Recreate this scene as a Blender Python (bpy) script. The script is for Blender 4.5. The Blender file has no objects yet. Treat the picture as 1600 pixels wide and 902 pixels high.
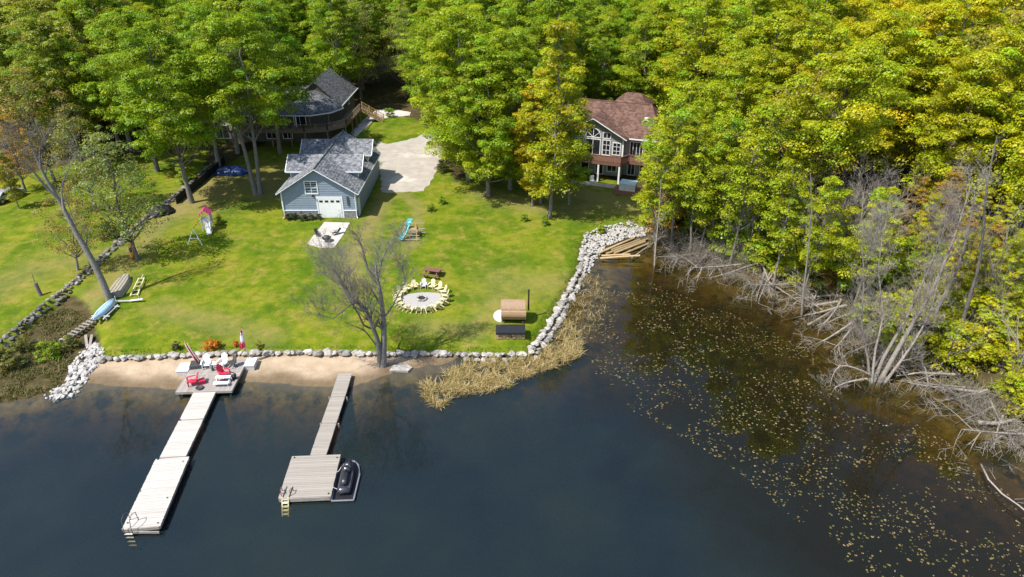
import bpy, math, random
import numpy as np
from mathutils import Vector, Matrix, noise as mnoise

SC = bpy.context.scene
COL = SC.collection
PI = math.pi

# ------------------------------------------------------------------ camera, sky, sun, exposure
CAM_H = 34.0
PITCH = math.radians(28.7)          # below the horizon
FPX = 1067.0                        # focal length in pixels of a 1600 px wide picture
SUN_EL = math.radians(57)
SHADOW_AZ = math.radians(33)        # shadows fall to the right and a little away

cd = bpy.data.cameras.new('Camera')
cam = bpy.data.objects.new('Camera', cd)
COL.objects.link(cam)
cam.location = (0, 0, CAM_H)
cam.rotation_euler = (PI / 2 - PITCH, 0, 0)
cd.sensor_width = 36.0
cd.lens = 36.0 * FPX / 1600.0
cd.clip_end = 4000.0
SC.camera = cam

world = bpy.data.worlds.new('World')
SC.world = world
world.use_nodes = True
wn = world.node_tree.nodes
wl = world.node_tree.links
wn.clear()
sky = wn.new('ShaderNodeTexSky')
sky.sky_type = 'NISHITA'
sky.sun_disc = False
sky.sun_elevation = SUN_EL
sky.sun_rotation = math.atan2(-math.cos(SHADOW_AZ), -math.sin(SHADOW_AZ))
bg = wn.new('ShaderNodeBackground')
bg.inputs['Strength'].default_value = 0.15
wo = wn.new('ShaderNodeOutputWorld')
wl.new(sky.outputs[0], bg.inputs[0])
wl.new(bg.outputs[0], wo.inputs[0])

sd = bpy.data.lights.new('Sun', 'SUN')
sd.energy = 4.8
sd.angle = math.radians(0.5)
sd.color = (1.0, 0.955, 0.87)
sun = bpy.data.objects.new('Sun', sd)
COL.objects.link(sun)
_sv = Vector((math.cos(SHADOW_AZ) * math.cos(SUN_EL), math.sin(SHADOW_AZ) * math.cos(SUN_EL), -math.sin(SUN_EL)))
sun.rotation_euler = _sv.to_track_quat('-Z', 'Y').to_euler()
sun.location = (-60, -20, 80)

SC.view_settings.view_transform = 'Standard'
SC.view_settings.look = 'None'
SC.view_settings.gamma = 1.0
SC.view_settings.use_curve_mapping = False
SC.view_settings.exposure = 0.5
SC.render.engine = 'CYCLES'
SC.cycles.use_denoising = True
SC.cycles.max_bounces = 6
SC.cycles.diffuse_bounces = 3
SC.cycles.glossy_bounces = 2
SC.cycles.transmission_bounces = 3
SC.cycles.transparent_max_bounces = 8
SC.cycles.caustics_reflective = False
SC.cycles.caustics_refractive = False

# ------------------------------------------------------------------ where things stand
_cT, _sT = math.cos(PITCH), math.sin(PITCH)


def _ray(px, py):
    u, v = px - 800.0, py - 451.0
    return u, FPX * _cT - v * _sT, -FPX * _sT - v * _cT


def at_z(px, py, z):
    a, b, c = _ray(px, py)
    t = (z - CAM_H) / c
    return a * t, b * t


def at_y(px, py, y):
    a, b, c = _ray(px, py)
    t = y / b
    return Vector((a * t, y, CAM_H + c * t))


def to_px(x, y, z):
    dz = z - CAM_H
    depth = y * _cT - dz * _sT
    up = y * _sT + dz * _cT
    return 800 + FPX * x / depth, 451 - FPX * up / depth


def arr(pts, z):
    return np.array([at_z(p[0], p[1], z) for p in pts])


SHORE = arr([(-420, 730), (-200, 668), (0, 628), (60, 621), (100, 607), (125, 599), (200, 606), (280, 609), (340, 604), (400, 597),
             (470, 604), (548, 606), (590, 592), (625, 580), (665, 574), (700, 568), (722, 557), (830, 557), (848, 538),
             (880, 478), (915, 428), (921, 402), (950, 396), (1010, 386), (1045, 388), (1090, 402), (1125, 418),
             (1165, 432), (1220, 445), (1280, 470), (1325, 505), (1375, 548), (1430, 578), (1480, 606), (1530, 640),
             (1600, 684), (1750, 765), (2100, 960)], 0.0)
LANDPOLY = np.vstack([SHORE, [[900, 5], [900, 1500], [-900, 1500], [-900, 20]]])
WALLLINE = arr([(152, 556), (250, 551), (400, 547), (600, 546), (720, 545), (824, 545), (862, 494), (905, 418), (909, 386),
                (925, 368), (960, 358), (1008, 354)], 0.8)
LAWNPOLY = np.vstack([arr([(-420, 745), (0, 548), (60, 503), (112, 460), (140, 482), (150, 520)], 0.8), WALLLINE,
                      arr([(1060, 362), (1180, 400), (1300, 440), (1420, 520), (1520, 590), (1620, 655), (2100, 900)], 0.8),
                      [[900, 30], [900, 1500], [-900, 1500], [-900, 30]]])
# the mown part, for grass rather than wood floor
MOWN = np.vstack([arr([(-200, 660), (0, 548), (60, 503), (112, 460), (140, 482), (150, 520)], 0.8), WALLLINE,
                  arr([(1018, 345), (1012, 318), (985, 292), (900, 262), (800, 268), (745, 262), (712, 290), (695, 240), (660, 195), (570, 172), (440, 214), (380, 246),
                       (345, 266), (320, 262), (330, 238), (150, 250), (-200, 330)], 1.4)])
BEACH = np.vstack([WALLLINE[:5], arr([(716, 566), (690, 580), (640, 586), (600, 596), (552, 618), (470, 612), (400, 606), (340, 612), (280, 616), (200, 613), (118, 606)], 0.1)])


def seg_dist(X, Y, poly, closed=False):
    d = np.full(X.shape, 1e9)
    n = len(poly)
    for i in range(n if closed else n - 1):
        a, b = poly[i], poly[(i + 1) % n]
        ab = b - a
        L2 = float(ab @ ab) + 1e-12
        t = np.clip(((X - a[0]) * ab[0] + (Y - a[1]) * ab[1]) / L2, 0, 1)
        dd = (X - a[0] - t * ab[0]) ** 2 + (Y - a[1] - t * ab[1]) ** 2
        np.minimum(d, dd, out=d)
    return np.sqrt(d)


def inside(X, Y, poly):
    r = np.zeros(X.shape, bool)
    n = len(poly)
    j = n - 1
    for i in range(n):
        xi, yi = poly[i]
        xj, yj = poly[j]
        if yi != yj:
            c = ((yi > Y) != (yj > Y)) & (X < (xj - xi) * (Y - yi) / (yj - yi) + xi)
            r ^= c
        j = i
    return r


def sstep(a, b, x):
    t = np.clip((x - a) / (b - a), 0, 1)
    return t * t * (3 - 2 * t)


def wav(X, Y, s, ph=0.0):
    return (np.sin(X / s + ph) * np.cos(Y / s * 1.13 + 1.7 * ph) + np.sin((X * .6 + Y * .8) / s * 1.7 + ph * 2.1)) * .5


def terrain(X, Y):
    X = np.asarray(X, float)
    Y = np.asarray(Y, float)
    d = seg_dist(X, Y, SHORE)
    land = inside(X, Y, LANDPOLY)
    bay = sstep(-3.0, 6.0, X + .45 * Y - 27.5 + wav(X, Y, 5.0) * 1.5)
    dw = d + wav(X, Y, 2.3) * .5 + wav(X, Y, .9, 2.0) * .2
    deep_a = .10 * d + .42 * np.maximum(dw - 1.0, 0)
    deep_b = .07 * d + .16 * np.maximum(dw - 2.6, 0) + .20 * np.maximum(dw - 12, 0)
    deep = deep_a * (1 - bay) + deep_b * bay
    under = -np.minimum(deep, 5.0) - .02 + np.minimum(d, 1.0) * .05 * wav(X, Y, .55, .7)
    lawn_d = seg_dist(X, Y, LAWNPOLY, True)
    lawn = inside(X, Y, LAWNPOLY)
    step = np.where(lawn, sstep(0, .7, lawn_d), 0.0) * .42
    bank = .6 * (1 - np.exp(-d * .15)) + .015 * np.maximum(Y - 50, 0)
    bank = bank + .25 * np.maximum(0, np.minimum(X - 24, 20)) * sstep(2, 14, d) * .35
    up = bank + step + wav(X, Y, 7.0, 1.0) * .05 * sstep(1, 6, d)
    return np.where(land, up, under)


def tz(x, y):
    return float(terrain(np.array([x]), np.array([y]))[0])


def on_ground(px, py):
    z = 1.0
    for _ in range(8):
        x, y = at_z(px, py, z)
        z = tz(x, y)
    return Vector((x, y, z))


# ------------------------------------------------------------------ materials
def lin(r, g, b):
    f = lambda c: (c / 255 / 12.92) if c / 255 <= .04045 else ((c / 255 + .055) / 1.055) ** 2.4
    return (f(r), f(g), f(b))


class NT:
    def __init__(s, name):
        s.m = bpy.data.materials.new(name)
        s.m.use_nodes = True
        s.t = s.m.node_tree
        s.t.nodes.clear()
        s.out = s.t.nodes.new('ShaderNodeOutputMaterial')

    def n(s, typ, **kw):
        x = s.t.nodes.new(typ)
        for k, v in kw.items():
            if k.startswith('i_'):
                key = k[2:]
                key = int(key) if key.isdigit() else key.replace('_', ' ')
                x.inputs[key].default_value = v
            else:
                setattr(x, k, v)
        return x

    def l(s, a, b):
        s.t.links.new(a, b)

    def coord(s):
        return s.n('ShaderNodeTexCoord').outputs['Object']

    def noise(s, co, scale, detail=4.0, rough=.55):
        x = s.n('ShaderNodeTexNoise', i_Scale=scale, i_Detail=detail, i_Roughness=rough)
        s.l(co, x.inputs['Vector'])
        return x.outputs['Fac']

    def ramp(s, fac, stops):
        x = s.n('ShaderNodeValToRGB')
        e = x.color_ramp.elements
        while len(e) < len(stops):
            e.new(.5)
        for k, (p, c) in enumerate(stops):
            e[k].position = p
            e[k].color = (*c, 1) if len(c) == 3 else c
        s.l(fac, x.inputs[0])
        return x.outputs[0]

    def val(s, fac, a, b, c=0., d=1.):
        x = s.n('ShaderNodeMapRange')
        for k, v in zip(('From Min', 'From Max', 'To Min', 'To Max'), (a, b, c, d)):
            x.inputs[k].default_value = v
        s.l(fac, x.inputs[0])
        return x.outputs[0]

    def mix(s, fac, a, b, typ='MIX'):
        x = s.n('ShaderNodeMix', data_type='RGBA', blend_type=typ)
        for sock, v in ((x.inputs[0], fac), (x.inputs[6], a), (x.inputs[7], b)):
            if isinstance(v, (int, float)):
                sock.default_value = v
            elif isinstance(v, tuple):
                sock.default_value = (*v, 1)
            else:
                s.l(v, sock)
        return x.outputs[2]

    def math(s, op, a, b=0.0):
        x = s.n('ShaderNodeMath', operation=op)
        for k, v in enumerate((a, b)):
            if isinstance(v, (int, float)):
                x.inputs[k].default_value = v
            else:
                s.l(v, x.inputs[k])
        return x.outputs[0]

    def attr(s, name):
        return s.n('ShaderNodeAttribute', attribute_name=name)

    def princ(s, col, rough=.8, spec=.3, bump=None, bstr=.5, bdist=.05, metal=0.0):
        p = s.n('ShaderNodeBsdfPrincipled')
        if isinstance(col, tuple):
            p.inputs['Base Color'].default_value = (*col, 1)
        else:
            s.l(col, p.inputs['Base Color'])
        if isinstance(rough, (int, float)):
            p.inputs['Roughness'].default_value = rough
        else:
            s.l(rough, p.inputs['Roughness'])
        p.inputs['Specular IOR Level'].default_value = spec
        p.inputs['Metallic'].default_value = metal
        if bump is not None:
            b = s.n('ShaderNodeBump', i_Strength=bstr, i_Distance=bdist)
            s.l(bump, b.inputs['Height'])
            s.l(b.outputs[0], p.inputs['Normal'])
        s.l(p.outputs[0], s.out.inputs[0])
        return p


def mk(name, c0, c1=None, scale=6.0, rough=.8, spec=.25, orand=0.0, bstr=.3, bdist=.02, stretch=None, metal=0.0, wear=None):
    """noise between two colours, optional brightness spread from object to object and dirt patches"""
    m = NT(name)
    co = m.coord()
    if stretch:
        mp = m.n('ShaderNodeMapping')
        mp.inputs['Scale'].default_value = stretch
        m.l(co, mp.inputs[0])
        co = mp.outputs[0]
    oi = m.n('ShaderNodeObjectInfo')
    ad = m.n('ShaderNodeVectorMath', operation='ADD')
    sc_ = m.n('ShaderNodeVectorMath', operation='SCALE')
    cb = m.n('ShaderNodeCombineXYZ')
    for k in range(3):
        m.l(oi.outputs['Random'], cb.inputs[k])
    m.l(cb.outputs[0], sc_.inputs[0])
    sc_.inputs['Scale'].default_value = 37.0 if orand else 0.0
    m.l(co, ad.inputs[0])
    m.l(sc_.outputs[0], ad.inputs[1])
    co = ad.outputs[0]
    f = m.noise(co, scale, 5.0, .6)
    c1 = c1 or tuple(x * .6 for x in c0)
    col = m.ramp(f, [(.3, c1), (.7, c0)])
    if wear:
        f2 = m.noise(co, scale * .35, 3.0, .6)
        col = m.mix(m.val(f2, .52, .66), col, wear)
    if orand:
        v = m.val(oi.outputs['Random'], 0, 1, 1 - orand, 1 + orand)
        cc = m.n('ShaderNodeCombineColor')
        for k in range(3):
            m.l(v, cc.inputs[k])
        col = m.mix(1.0, col, cc.outputs[0], 'MULTIPLY')
    m.princ(col, rough, spec, f, bstr, bdist, metal)
    return m.m


def leaf_mat(name, trans=.5):
    m = NT(name)
    oi = m.n('ShaderNodeObjectInfo')
    t = m.attr('tint')
    col = m.mix(1.0, oi.outputs['Color'], t.outputs['Color'], 'MULTIPLY')
    d = m.n('ShaderNodeBsdfDiffuse')
    tr = m.n('ShaderNodeBsdfTranslucent')
    m.l(col, d.inputs[0])
    tc = m.mix(1.0, col, (1.15, 1.1, .45), 'MULTIPLY')
    m.l(tc, tr.inputs[0])
    mx = m.n('ShaderNodeMixShader')
    mx.inputs[0].default_value = trans
    m.l(d.outputs[0], mx.inputs[1])
    m.l(tr.outputs[0], mx.inputs[2])
    g = m.n('ShaderNodeBsdfGlossy')
    g.inputs['Roughness'].default_value = .45
    g.inputs['Color'].default_value = (.8, .85, .8, 1)
    m2 = m.n('ShaderNodeMixShader')
    m2.inputs[0].default_value = .025
    m.l(mx.outputs[0], m2.inputs[1])
    m.l(g.outputs[0], m2.inputs[2])
    m.l(m2.outputs[0], m.out.inputs[0])
    return m.m


def ground_mat():
    m = NT('ground_cover')
    co = m.coord()
    z = m.attr('zone')
    sp = m.n('ShaderNodeSeparateColor')
    m.l(z.outputs['Color'], sp.inputs[0])
    dry = m.attr('dry').outputs['Fac']
    n0 = m.noise(co, .045, 2.0)
    n1 = m.noise(co, .22, 4.0, .62)
    n2 = m.noise(co, 1.1, 4.0, .65)
    n3 = m.noise(co, 9.0, 3.0, .6)
    # grass
    n4 = m.noise(co, .6, 5.0, .7)
    g = m.ramp(n1, [(.26, (.050, .105, .005)), (.45, (.090, .150, .006)), (.60, (.150, .190, .011)), (.78, (.23, .205, .04))])
    g = m.mix(m.val(n4, .50, .66, 0, .8), g, (.225, .20, .045))
    g = m.mix(m.val(n4, .46, .30, 0, .7), g, (.048, .098, .005))
    g = m.mix(m.val(n2, .3, .75), m.mix(1.0, g, (.82, .84, .8), 'MULTIPLY'), m.mix(1.0, g, (1.3, 1.2, 1.25), 'MULTIPLY'))
    g = m.mix(m.val(n3, .35, .7, 0, .7), g, m.mix(1.0, g, (.55, .6, .45), 'MULTIPLY'))
    g = m.mix(1.0, g, (1.14, 1.08, 1.0), 'MULTIPLY')
    g = m.mix(m.math('MULTIPLY', dry, m.val(n2, .15, .7, .3, 1)), g, (.235, .185, .075))
    # sand
    sn = m.noise(co, 5.0, 5.0, .7)
    s = m.ramp(n2, [(.25, (.34, .25, .165)), (.55, (.45, .35, .245)), (.8, (.53, .43, .32))])
    s = m.mix(m.val(sn, .3, .75, 0, .35), s, (.30, .20, .12))
    s = m.mix(m.attr('wet').outputs['Fac'], s, m.mix(1.0, s, (.42, .40, .36), 'MULTIPLY'))
    # wood floor
    w = m.ramp(n2, [(.25, (.028, .03, .010)), (.5, (.075, .058, .026)), (.75, (.13, .095, .05))])
    w = m.mix(m.val(n3, .5, .8, 0, .5), w, (.045, .07, .012))
    # lake bed
    b = m.ramp(n2, [(.25, (.05, .038, .012)), (.5, (.16, .108, .032)), (.78, (.28, .19, .058))])
    b = m.mix(m.val(m.noise(co, .5, 4.0, .7), .48, .62), b, (.03, .024, .010))
    edge = m.math('ADD', sp.outputs[0], m.math('MULTIPLY', m.math('SUBTRACT', n2, .5), .5))
    col = m.mix(m.val(edge, .35, .65), w, g)
    col = m.mix(sp.outputs[1], col, s)
    col = m.mix(sp.outputs[2], col, b)
    h = m.math('ADD', m.math('MULTIPLY', n3, .6), m.math('MULTIPLY', n2, .8))
    m.princ(col, .95, .1, h, .55, .12)
    return m.m


def water_mat():
    m = NT('lake_water')
    co = m.coord()
    mp = m.n('ShaderNodeMapping')
    mp.inputs['Scale'].default_value = (.6, 1.5, 1)
    m.l(co, mp.inputs[0])
    a = m.noise(mp.outputs[0], 1.3, 3.0, .6)
    bmp = m.n('ShaderNodeBump', i_Strength=.07, i_Distance=.05)
    m.l(a, bmp.inputs['Height'])
    tr = m.n('ShaderNodeBsdfTransparent')
    tr.inputs[0].default_value = (.93, .95, .93, 1)
    df = m.n('ShaderNodeBsdfDiffuse')
    big = m.noise(co, .09, 3.0, .6)
    dc = m.ramp(big, [(.38, (.048, .084, .104)), (.62, (.074, .118, .112))])
    sx = m.n('ShaderNodeSeparateXYZ')
    m.l(co, sx.inputs[0])
    slant = m.math('ADD', sx.outputs[0], m.math('MULTIPLY', sx.outputs[1], .45))
    tan = m.val(m.math('ADD', slant, m.math('MULTIPLY', m.noise(co, .16, 4.0, .65), 16.0)), 31.0, 41.0)
    dc = m.mix(tan, dc, (.052, .050, .022))
    m.l(dc, df.inputs[0])
    gl = m.n('ShaderNodeBsdfGlossy')
    gl.inputs['Roughness'].default_value = .02
    m.l(bmp.outputs[0], gl.inputs['Normal'])
    fr = m.n('ShaderNodeFresnel', i_IOR=1.5)
    m.l(bmp.outputs[0], fr.inputs['Normal'])
    b = m.n('ShaderNodeMixShader')
    b.inputs[0].default_value = .17
    m.l(tr.outputs[0], b.inputs[1])
    m.l(df.outputs[0], b.inputs[2])
    mx = m.n('ShaderNodeMixShader')
    m.l(fr.outputs[0], mx.inputs[0])
    m.l(b.outputs[0], mx.inputs[1])
    m.l(gl.outputs[0], mx.inputs[2])
    m.l(mx.outputs[0], m.out.inputs[0])
    va = m.n('ShaderNodeVolumeAbsorption')
    va.inputs['Color'].default_value = (.62, .52, .12, 1)
    va.inputs['Density'].default_value = 1.35
    m.l(va.outputs[0], m.out.inputs['Volume'])
    return m.m


def shingle_mat(name, cols, hue_scale=3.2):
    m = NT(name)
    co = m.coord()
    v = m.n('ShaderNodeTexVoronoi', i_Scale=hue_scale)
    mp = m.n('ShaderNodeMapping')
    mp.inputs['Scale'].default_value = (1, 1, 1.9)
    m.l(co, mp.inputs[0])
    m.l(mp.outputs[0], v.inputs['Vector'])
    n = m.noise(co, 1.6, 5.0, .7)
    sp = m.n('ShaderNodeSeparateColor')
    m.l(v.outputs['Color'], sp.inputs[0])
    f = m.math('ADD', m.math('MULTIPLY', sp.outputs[0], .6), m.math('MULTIPLY', n, .4))
    col = m.ramp(f, [(.2, cols[0]), (.5, cols[1]), (.8, cols[2])])
    w = m.n('ShaderNodeTexWave', bands_direction='Z', i_Scale=1.7, i_Distortion=.4)
    m.l(co, w.inputs['Vector'])
    m.princ(col, .9, .15, m.math('ADD', w.outputs['Fac'], f), .5, .03)
    return m.m


M = {}
M['ground'] = ground_mat()
M['water'] = water_mat()
M['leaf'] = leaf_mat('tree_leaf')
M['bark'] = mk('grey_bark', (.30, .275, .245), (.12, .105, .09), 5.0, .95, .1, .25, .8, .05, (3, 3, .6))
M['bark_dark'] = mk('dark_bark', (.13, .11, .09), (.05, .042, .034), 5.0, .95, .1, .25, .8, .05, (3, 3, .6))
M['deadwood'] = mk('weathered_deadwood', (.40, .355, .305), (.165, .142, .118), 6.0, .9, .15, .2, .5, .03, (3, 3, .6))
M['deadwood_brown'] = mk('brown_brushwood', (.27, .235, .195), (.11, .092, .075), 6.0, .9, .15, .25, .5, .03)
M['dockwood'] = mk('bleached_dock_board', (.41, .375, .33), (.25, .22, .19), 5.0, .85, .2, .10, .4, .01, (.5, 6, 6), wear=(.26, .22, .18))
M['dockwhite'] = mk('pale_dock_board', (.58, .56, .52), (.42, .39, .35), 4.0, .8, .2, .06, .3, .01, (.5, 6, 6), wear=(.33, .28, .22))
M['deckgrey'] = mk('grey_deck_board', (.42, .38, .35), (.24, .21, .19), 5.0, .85, .2, .14, .4, .01, (6, .5, 6))
M['darkwood'] = mk('wet_dark_timber', (.10, .085, .07), (.05, .042, .035), 5.0, .9)
M['wood'] = mk('pine_timber', (.50, .34, .17), (.32, .20, .09), 6.0, .7, .25, .15, .3, .01, (6, 6, 1))
M['brownwood'] = mk('stained_brown_timber', (.24, .125, .085), (.14, .07, .05), 6.0, .75, .25, .12)
M['deckwood'] = mk('deck_timber', (.27, .20, .135), (.15, .11, .075), 6.0, .8, .2, .15)
M['stave'] = mk('barrel_stave', (.52, .35, .20), (.36, .22, .12), 5.0, .7, .25, .14, .3, .01, (.5, 5, 5))
M['cap'] = mk('barrel_roof_shingle', (.40, .275, .185), (.25, .165, .11), 9.0, .9, .1)
M['log'] = mk('barked_log', (.48, .36, .20), (.26, .18, .095), 5.0, .9, .1, .25)
M['white'] = mk('white_paint', (.80, .80, .79), (.72, .72, .71), 4.0, .5, .4, 0, .1)
M['trim'] = mk('trim_white', (.74, .77, .79), (.66, .69, .71), 4.0, .5, .35, 0, .1)
M['cream'] = mk('cream_plastic', (.68, .62, .38), (.55, .49, .29), 4.0, .5, .35, .14, .1)
M['offgrey'] = mk('weathered_grey_plastic', (.62, .61, .60), (.45, .44, .43), 4.0, .6, .3, 0, .1)
M['red'] = mk('red_plastic', (.62, .03, .07), (.48, .02, .05), 4.0, .45, .4, .08, .1)
M['redcloth'] = mk('red_cloth', (.42, .025, .03), (.28, .015, .02), 4.0, .8)
M['black'] = mk('black_plastic', (.022, .022, .026), (.012, .012, .014), 6.0, .4, .5, 0, .1)
M['blackgloss'] = mk('black_gelcoat', (.03, .03, .042), (.018, .018, .026), 6.0, .18, .6, 0, .05)
M['metal'] = mk('dull_metal', (.50, .50, .50), (.38, .38, .38), 6.0, .4, .5, 0, .1, metal=.6)
M['steel_dark'] = mk('dark_steel', (.07, .07, .07), (.04, .04, .04), 6.0, .5, .5, 0, .1)
M['siding'] = mk('blue_grey_siding', (.235, .285, .35), (.195, .235, .29), 2.0, .65, .25, 0, .1)
M['siding_side'] = M['siding']
M['stone_base'] = mk('stone_veneer', (.30, .29, .29), (.13, .125, .125), 3.2, .9, .15, 0, .8, .05)
M['house_dark'] = mk('dark_siding', (.105, .098, .085), (.075, .07, .06), 2.5, .8, .2)
M['house_sage'] = mk('sage_grey_siding', (.30, .325, .30), (.24, .26, .24), 2.0, .75, .2)
M['house_white'] = mk('pale_siding', (.66, .64, .60), (.55, .53, .49), 2.0, .75, .2)
M['glass'] = mk('window_glass', (.018, .024, .032), (.012, .016, .022), 3.0, .08, .6, 0, .02)
M['roof_grey'] = shingle_mat('mottled_grey_shingle', [(.085, .09, .10), (.16, .165, .18), (.27, .275, .285)])
M['roof_dark'] = shingle_mat('dark_grey_shingle', [(.05, .053, .06), (.105, .11, .118), (.19, .19, .195)])
M['roof_brown'] = shingle_mat('brown_shingle', [(.085, .048, .038), (.13, .074, .058), (.18, .108, .086)], 2.6)
M['concrete'] = mk('concrete_slab', (.56, .53, .49), (.45, .42, .385), 1.2, .9, .15, 0, .2, .01, wear=(.40, .37, .33))
M['gravel'] = mk('pale_gravel', (.47, .455, .43), (.28, .265, .25), 14.0, .95, .1, 0, .7, .03)
M['drive'] = mk('driveway_gravel', (.43, .39, .34), (.33, .295, .25), .7, .95, .1, 0, .4, .03, wear=(.50, .46, .41))
M['boulder'] = mk('pale_boulder', (.46, .43, .39), (.20, .18, .16), 3.2, .9, .15, .34, .6, .06)
M['wallstone'] = mk('mossy_fieldstone', (.27, .25, .23), (.065, .062, .05), 2.5, .95, .1, .45, .7, .06)
M['riprap'] = mk('riprap_stone', (.56, .535, .505), (.34, .315, .29), 3.0, .9, .15, .2, .5, .05)
M['reed'] = leaf_mat('reed_blade', .3)
M['pad'] = leaf_mat('lily_leaf', .1)
M['blue_tarp'] = mk('blue_tarpaulin', (.012, .05, .22), (.006, .025, .12), 2.5, .4, .5, 0, .8, .1)
M['dull_black'] = mk('dull_black_surface', (.016, .016, .017), (.008, .008, .009), 2.0, .6, .3, 0, .9, .15)
M['boat_blue'] = mk('pale_blue_hull', (.42, .60, .78), (.33, .50, .68), 3.0, .35, .4, 0, .1)
M['boat_white'] = mk('white_hull', (.74, .76, .76), (.60, .62, .62), 3.0, .4, .4, 0, .1)
M['boat_tan'] = mk('weathered_tan_hull', (.40, .355, .27), (.26, .225, .165), 3.5, .8, .2, 0, .3, .02, wear=(.28, .27, .25))
M['orange'] = mk('orange_kayak_plastic', (.52, .24, .02), (.40, .17, .015), 3.0, .45, .4, 0, .1)
M['yellow'] = mk('yellow_plastic', (.72, .60, .03), (.60, .48, .02), 3.0, .45, .4, 0, .1)
M['teal'] = mk('teal_plastic', (.10, .52, .54), (.07, .42, .44), 3.0, .4, .4, 0, .1)
M['pink'] = mk('pink_canvas', (.55, .07, .19), (.42, .045, .13), 3.0, .7)
M['flower'] = leaf_mat('flower_petal', .2)
M['tub'] = mk('hot_tub_cover', (.50, .66, .68), (.40, .56, .58), 2.0, .5, .3, 0, .1)
M['car'] = mk('grey_car_paint', (.33, .34, .37), (.28, .29, .32), 2.0, .25, .6, 0, .05)
M['rim'] = mk('grey_rubber_rim', (.22, .22, .25), (.15, .15, .17), 4.0, .6)
M['rope'] = mk('pale_rope', (.6, .58, .52), (.5, .48, .42), 8.0, .9)
M['ash'] = mk('charcoal_ash', (.05, .048, .045), (.02, .02, .02), 8.0, .95)


# ------------------------------------------------------------------ builders
class MB:
    """collects faces, then links them as one mesh object"""
    def __init__(s):
        s.v, s.f = [], []

    def add(s, v, f):
        k = len(s.v)
        s.v += [tuple(p) for p in v]
        s.f += [tuple(i + k for i in q) for q in f]
        return s

    def box(s, c, size, rz=0.0, M4=None):
        hx, hy, hz = size[0] / 2, size[1] / 2, size[2] / 2
        vs = [Vector((x, y, z)) for x in (-hx, hx) for y in (-hy, hy) for z in (-hz, hz)]
        R = M4 if M4 is not None else Matrix.Rotation(rz, 4, 'Z')
        vs = [R @ p + Vector(c) for p in vs]
        return s.add(vs, [(0, 1, 3, 2), (4, 6, 7, 5), (0, 4, 5, 1), (2, 3, 7, 6), (0, 2, 6, 4), (1, 5, 7, 3)])

    def bar(s, a, b, w, h=None, up=(0, 0, 1)):
        a, b = Vector(a), Vector(b)
        h = h or w
        d = b - a
        L = d.length
        d.normalize()
        u = Vector(up)
        if abs(d.dot(u)) > .95:
            u = Vector((0, 1, 0))
        x = d.cross(u).normalized()
        z = x.cross(d)
        R = Matrix((x, d, z)).transposed().to_4x4()
        return s.box((a + b) / 2, (w, L, h), M4=R)

    def tube(s, pts, rad, n=6, cap=True):
        pts = [Vector(p) for p in pts]
        k0 = len(s.v)
        prev = None
        for i, p in enumerate(pts):
            d = (pts[min(i + 1, len(pts) - 1)] - pts[max(i - 1, 0)])
            if d.length < 1e-6:
                d = Vector((0, 0, 1))
            d.normalize()
            if prev is None:
                prev = d.orthogonal().normalized()
            x = (prev - d * prev.dot(d))
            x = x.normalized() if x.length > 1e-4 else d.orthogonal().normalized()
            prev = x
            y = d.cross(x)
            r = rad[i] if not isinstance(rad, (int, float)) else rad
            for k in range(n):
                a = 2 * PI * k / n
                s.v.append(tuple(p + x * (r * math.cos(a)) + y * (r * math.sin(a))))
        for i in range(len(pts) - 1):
            for k in range(n):
                a, b = k0 + i * n + k, k0 + i * n + (k + 1) % n
                s.f.append((a, b, b + n, a + n))
        if cap:
            s.f.append(tuple(k0 + k for k in range(n))[::-1])
            s.f.append(tuple(k0 + (len(pts) - 1) * n + k for k in range(n)))
        return s

    def prism(s, poly, z0, z1):
        n = len(poly)
        v = [(p[0], p[1], z0) for p in poly] + [(p[0], p[1], z1) for p in poly]
        f = [tuple(range(n))[::-1], tuple(range(n, 2 * n))] + [(i, (i + 1) % n, n + (i + 1) % n, n + i) for i in range(n)]
        return s.add(v, f)

    def loft(s, rings, cap=True):
        n = len(rings[0])
        k0 = len(s.v)
        for r in rings:
            s.v += [tuple(p) for p in r]
        for i in range(len(rings) - 1):
            for k in range(n):
                a, b = k0 + i * n + k, k0 + i * n + (k + 1) % n
                s.f.append((a, b, b + n, a + n))
        if cap:
            s.f.append(tuple(k0 + k for k in range(n))[::-1])
            s.f.append(tuple(k0 + (len(rings) - 1) * n + k for k in range(n)))
        return s

    def mesh(s, name, mat=None, smooth=False):
        me = bpy.data.meshes.new(name)
        me.from_pydata(s.v, [], s.f)
        if mat:
            me.materials.append(M[mat] if isinstance(mat, str) else mat)
        if smooth:
            me.polygons.foreach_set('use_smooth', [True] * len(me.polygons))
        me.update()
        return me

    def build(s, name, mat, parent=None, smooth=False, loc=None):
        return link(name, s.mesh(name, mat, smooth), parent, loc)


def link(name, me, parent=None, loc=None, rot=None, scale=None):
    o = bpy.data.objects.new(name, me)
    COL.objects.link(o)
    if parent is not None:
        o.parent = parent
    if loc is not None:
        o.location = loc
    if rot is not None:
        o.rotation_euler = rot
    if scale is not None:
        o.scale = scale
    return o


def tag(o, label=None, cat=None, group=None, kind=None):
    for k, v in (('label', label), ('category', cat), ('group', group), ('kind', kind)):
        if v:
            o[k] = v
    return o


def thing(name, label, cat, loc=(0, 0, 0), rz=0.0, group=None):
    o = bpy.data.objects.new(name, None)
    COL.objects.link(o)
    o.empty_display_size = .2
    o.location = loc
    o.rotation_euler = (0, 0, rz)
    return tag(o, label, cat, group)


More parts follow.
